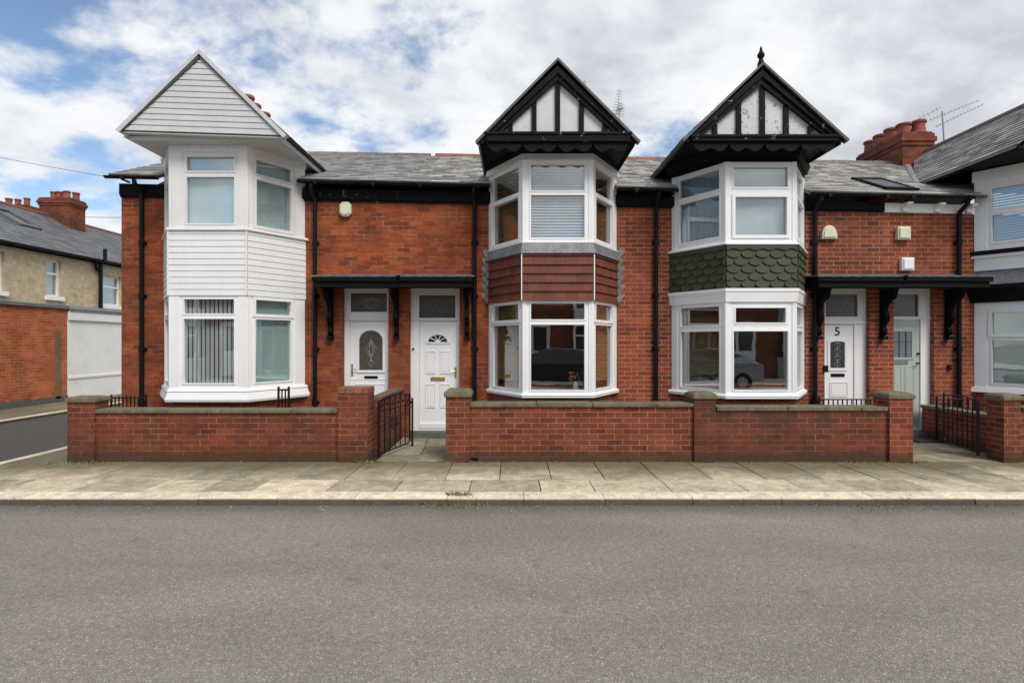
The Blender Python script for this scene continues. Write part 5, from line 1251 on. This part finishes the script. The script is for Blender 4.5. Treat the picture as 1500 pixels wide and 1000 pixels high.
# ================================================================== things seen behind the glass
def table_things():
    t = thing('flower_vase', 'small vase of dried pink flowers inside the lower bay window above the bright red wall', 'vase', (PX(842, 8.9), 8.75, .87))
    mb = MB(); mb.lathe((PX(842, 8.9), 8.75, .84), [(.03, 0), (.05, .04), (.045, .09), (.025, .13), (.03, .15)], 12); mb.build('vase', 'upvc', t, smooth=True)
    mb = MB()
    for _ in range(30):
        a = random.uniform(0, 6.28); r = random.uniform(.02, .11); z = random.uniform(.16, .30); p = Vector((PX(842, 8.9) + r * math.cos(a), 8.75 + r * math.sin(a), .84 + z)); s = .016
        mb.lathe(p, [(.004, -s), (s, 0), (.006, s)], 6)
    mb.build('flowers', 'pink_cloth', t)
table_things()

# ================================================================== opposite side of the street (seen in the window glass)
YO = -7.5
Fop = face_frame((1, YO), (0, YO))      # facing +Y ; u = 1 - X
def opp_house(label):
    t = thing('terraced_house', label, 'house', (0, YO, 0), 'houses across the street'); W = 4.6
    mb = MB(); mb.box(-W / 2, W / 2, YO - 6, YO, -.1, 4.3); mb.build('wall', 'brick_c', t)
    mb = MB(); quad_slab(mb, (W / 2, YO + .2, 4.25), (-W / 2, YO + .2, 4.25), (-W / 2, YO - 3, 5.8), (W / 2, YO - 3, 5.8), .08); mb.build('roof', 'slate_blue', t)
    for z0, z1 in ((.9, 2.3), (3.1, 4.2)):
        mb = MB(); mb.box(-1.9, .1, YO, YO + .6, z0 - .1, z0); mb.box(-1.9, .1, YO, YO + .6, z1, z1 + .12)
        for x in (-1.85, -1.3, -.5, .02): mb.box(x - .06, x + .06, YO + .5, YO + .58, z0, z1)
        mb.box(-1.85, .02, YO + .5, YO + .56, z1 - .45, z1 - .38); w = mb.build('bay_window', 'upvc', t)
        mb = MB(); mb.box(-1.85, .02, YO + .02, YO + .5, z0, z1); mb.build('pane', 'glass_dark', w)
    mb = MB(); mb.box(-1.9, .1, YO, YO + .55, -.1, .8); mb.box(-1.88, .08, YO, YO + .56, 2.42, 3.0); mb.build('bay_panel', 'siding', t)
    mb = MB(); mb.box(.8, 1.7, YO, YO + .05, .1, 2.5); d = mb.build('door', 'door_white', t)
    mb = MB(); mb.box(.95, 1.55, YO + .05, YO + .06, 1.2, 2.3); mb.build('door_glass', 'glass_dark', d)
    return t
o0 = opp_house('red brick terraced house across the street, mirrored in the bay windows')
for k, x in enumerate((-13.8, -9.2, -4.6, 4.6, 9.2, 13.8)):
    c = copy_tree(o0); c.location.x = x
def car(label, cx, y, mat):
    t = thing('parked_car', label, 'car', (cx, y, ZR)); L_ = 4.1
    prof = [(-2.05, .35), (-2.05, .72), (-1.95, .90), (-1.2, .98), (-.55, 1.38), (-.1, 1.46), (.7, 1.45), (1.35, 1.30), (1.85, .98), (2.03, .90), (2.05, .35)]
    lower = [p for p in prof]
    def wv(z): return .86 - max(0, z - .95) * .42
    def P(p, s): return Vector((cx + p[0], y + s * wv(p[1]), ZR + p[1]))
    mb = MB(); mb.prism([P(p, -1) for p in prof], [P(p, 1) for p in prof]); body = mb.build('body', mat, t, bevel=.05)
    for s in (-1, 1):
        for poly in ([(-1.02, .98), (-.50, 1.33), (-.02, 1.40), (-.02, .98)], [(.05, .98), (.05, 1.40), (.68, 1.38), (1.25, 1.24), (1.55, .98)]):
            mb = MB(); mb.prism([Vector((cx + a, y + s * (wv(b) + .012), ZR + b)) for a, b in poly], [Vector((cx + a, y + s * (wv(b) - .01), ZR + b)) for a, b in poly]); mb.build('side_window', 'glass_dark', t)
        for wx in (-1.28, 1.3):
            mb = MB(); mb.tube([(cx + wx, y + s * .66, ZR + .31), (cx + wx, y + s * .875, ZR + .31)], .31, 20); w = mb.build('wheel', 'rubber', t, smooth=True)
            mb = MB(); mb.tube([(cx + wx, y + s * .86, ZR + .31), (cx + wx, y + s * .885, ZR + .31)], .19, 16); mb.build('rim', 'chrome', w)
        mb = MB(); mb.box(cx - 2.07, cx - 1.9, y + s * .62 - .14, y + s * .62 + .14, ZR + .66, ZR + .80); mb.build('headlight', 'lamp_glass', t, bevel=.03)
    mb = MB(); mb.prism([Vector((cx + a, y + q * (wv(b) - .08), ZR + b)) for a, b, q in ((-1.17, 1.01, -1), (-1.17, 1.01, 1), (-.58, 1.37, 1), (-.58, 1.37, -1))], [Vector((cx + a - .02, y + q * (wv(b) - .08), ZR + b + .015)) for a, b, q in ((-1.17, 1.01, -1), (-1.17, 1.01, 1), (-.58, 1.37, 1), (-.58, 1.37, -1))]); mb.build('windscreen', 'glass_dark', t)
car('dark parked hatchback mirrored in the lower bay window under the red tiles', 1.6, -2.6, 'car_dark')
car('silver parked hatchback mirrored in the lower bay window under the green tiles', 6.6, -2.6, 'car_silver')
mb = MB(); mb.box(-30, 30, YO + .6, -3.8, -.2, 0); mb.build('pavement', 'kerbstone', kind='structure')

# ================================================================== sky, sun, camera
SUN_EL, SUN_AZ = R(48), R(150)     # azimuth: direction towards the sun measured from +Y clockwise
w = bpy.data.worlds.new('World'); scene.world = w; w.use_nodes = True; nt = w.node_tree
bg = nt.nodes['Background']
sky = nt.nodes.new('ShaderNodeTexSky'); sky.sky_type = 'NISHITA'; sky.sun_disc = False; sky.sun_elevation = SUN_EL; sky.sun_rotation = SUN_AZ
sky.air_density = 1.0; sky.dust_density = .6; sky.ozone_density = 1.5
tc = nt.nodes.new('ShaderNodeTexCoord'); sx = nt.nodes.new('ShaderNodeSeparateXYZ'); L(nt, tc.outputs['Generated'], sx.inputs[0])
zc = math_(nt, 'ADD', math_(nt, 'MAXIMUM', sx.outputs[2], 0.0), .38)
cx = nt.nodes.new('ShaderNodeCombineXYZ'); L(nt, math_(nt, 'DIVIDE', sx.outputs[0], zc), cx.inputs[0]); L(nt, math_(nt, 'DIVIDE', sx.outputs[1], zc), cx.inputs[1])
mp = nt.nodes.new('ShaderNodeMapping'); mp.inputs['Location'].default_value = (7.7, 8.8, 0); mp.inputs['Scale'].default_value = (1.25, 1.35, 1); L(nt, cx.outputs[0], mp.inputs[0])
n1 = noise(nt, mp.outputs[0], 1.5, 9, .57, .2)
n2 = noise(nt, mp.outputs[0], 4.5, 6, .6, .15)
cov = math_(nt, 'ADD', math_(nt, 'MULTIPLY', n1.outputs[0], .62), math_(nt, 'MULTIPLY', n2.outputs[0], .38))
cov = math_(nt, 'ADD', cov, math_(nt, 'MULTIPLY', sx.outputs[0], .12))
cm = ramp(nt, [(.38, 0), (.50, 1)]); cm.color_ramp.interpolation = 'EASE'; L(nt, cov, cm.inputs[0])
sh = ramp(nt, [(.40, (9.6, 9.8, 10.2)), (.52, (8.6, 8.8, 9.2)), (.68, (6.4, 6.7, 7.3))]); 
n3 = noise(nt, mp.outputs[0], 2.6, 7, .55, .2); L(nt, math_(nt, 'ADD', math_(nt, 'MULTIPLY', n3.outputs[0], .6), math_(nt, 'MULTIPLY', cov, .45)), sh.inputs[0])
# ramp colours are clamped for display only; scale afterwards
sc = ramp(nt, [(.38, (1.0, 1.0, 1.0)), (.50, (.86, .88, .91)), (.62, (.56, .59, .65))]); L(nt, sh.inputs[0].links[0].from_socket, sc.inputs[0])
vm = nt.nodes.new('ShaderNodeVectorMath'); vm.operation = 'SCALE'; L(nt, sc.outputs[0], vm.inputs[0]); vm.inputs['Scale'].default_value = 8.5
skc = mixc(nt, 1.0, sky.outputs[0], (1.25, 1.28, 1.3), 'MULTIPLY')
mx = mixc(nt, cm.outputs[0], skc, vm.outputs[0])
L(nt, mx, bg.inputs['Color']); bg.inputs['Strength'].default_value = .10
w.cycles.sampling_method = 'AUTOMATIC'

sd = bpy.data.lights.new('sun', 'SUN'); sd.energy = 2.3; sd.angle = R(26); sd.color = (1.0, .96, .90)
so = bpy.data.objects.new('sun', sd); COL.objects.link(so)
dirv = Vector((math.sin(SUN_AZ) * math.cos(SUN_EL), math.cos(SUN_AZ) * math.cos(SUN_EL), math.sin(SUN_EL)))
so.rotation_euler = dirv.to_track_quat('Z', 'Y').to_euler(); so.location = (0, 0, 20)

cd = bpy.data.cameras.new('camera'); cam = bpy.data.objects.new('camera', cd); COL.objects.link(cam)
cd.sensor_width = 36; cd.lens = 36 * FPX / 1500; cd.clip_end = 1000; cam.location = (0, 0, EYE); cam.rotation_euler = (R(90), 0, 0)
scene.camera = cam
scene.render.engine = 'CYCLES'
scene.view_settings.view_transform = 'Standard'; scene.view_settings.look = 'None'; scene.view_settings.gamma = 1; scene.view_settings.exposure = .30
scene.cycles.max_bounces = 8; scene.cycles.transparent_max_bounces = 12
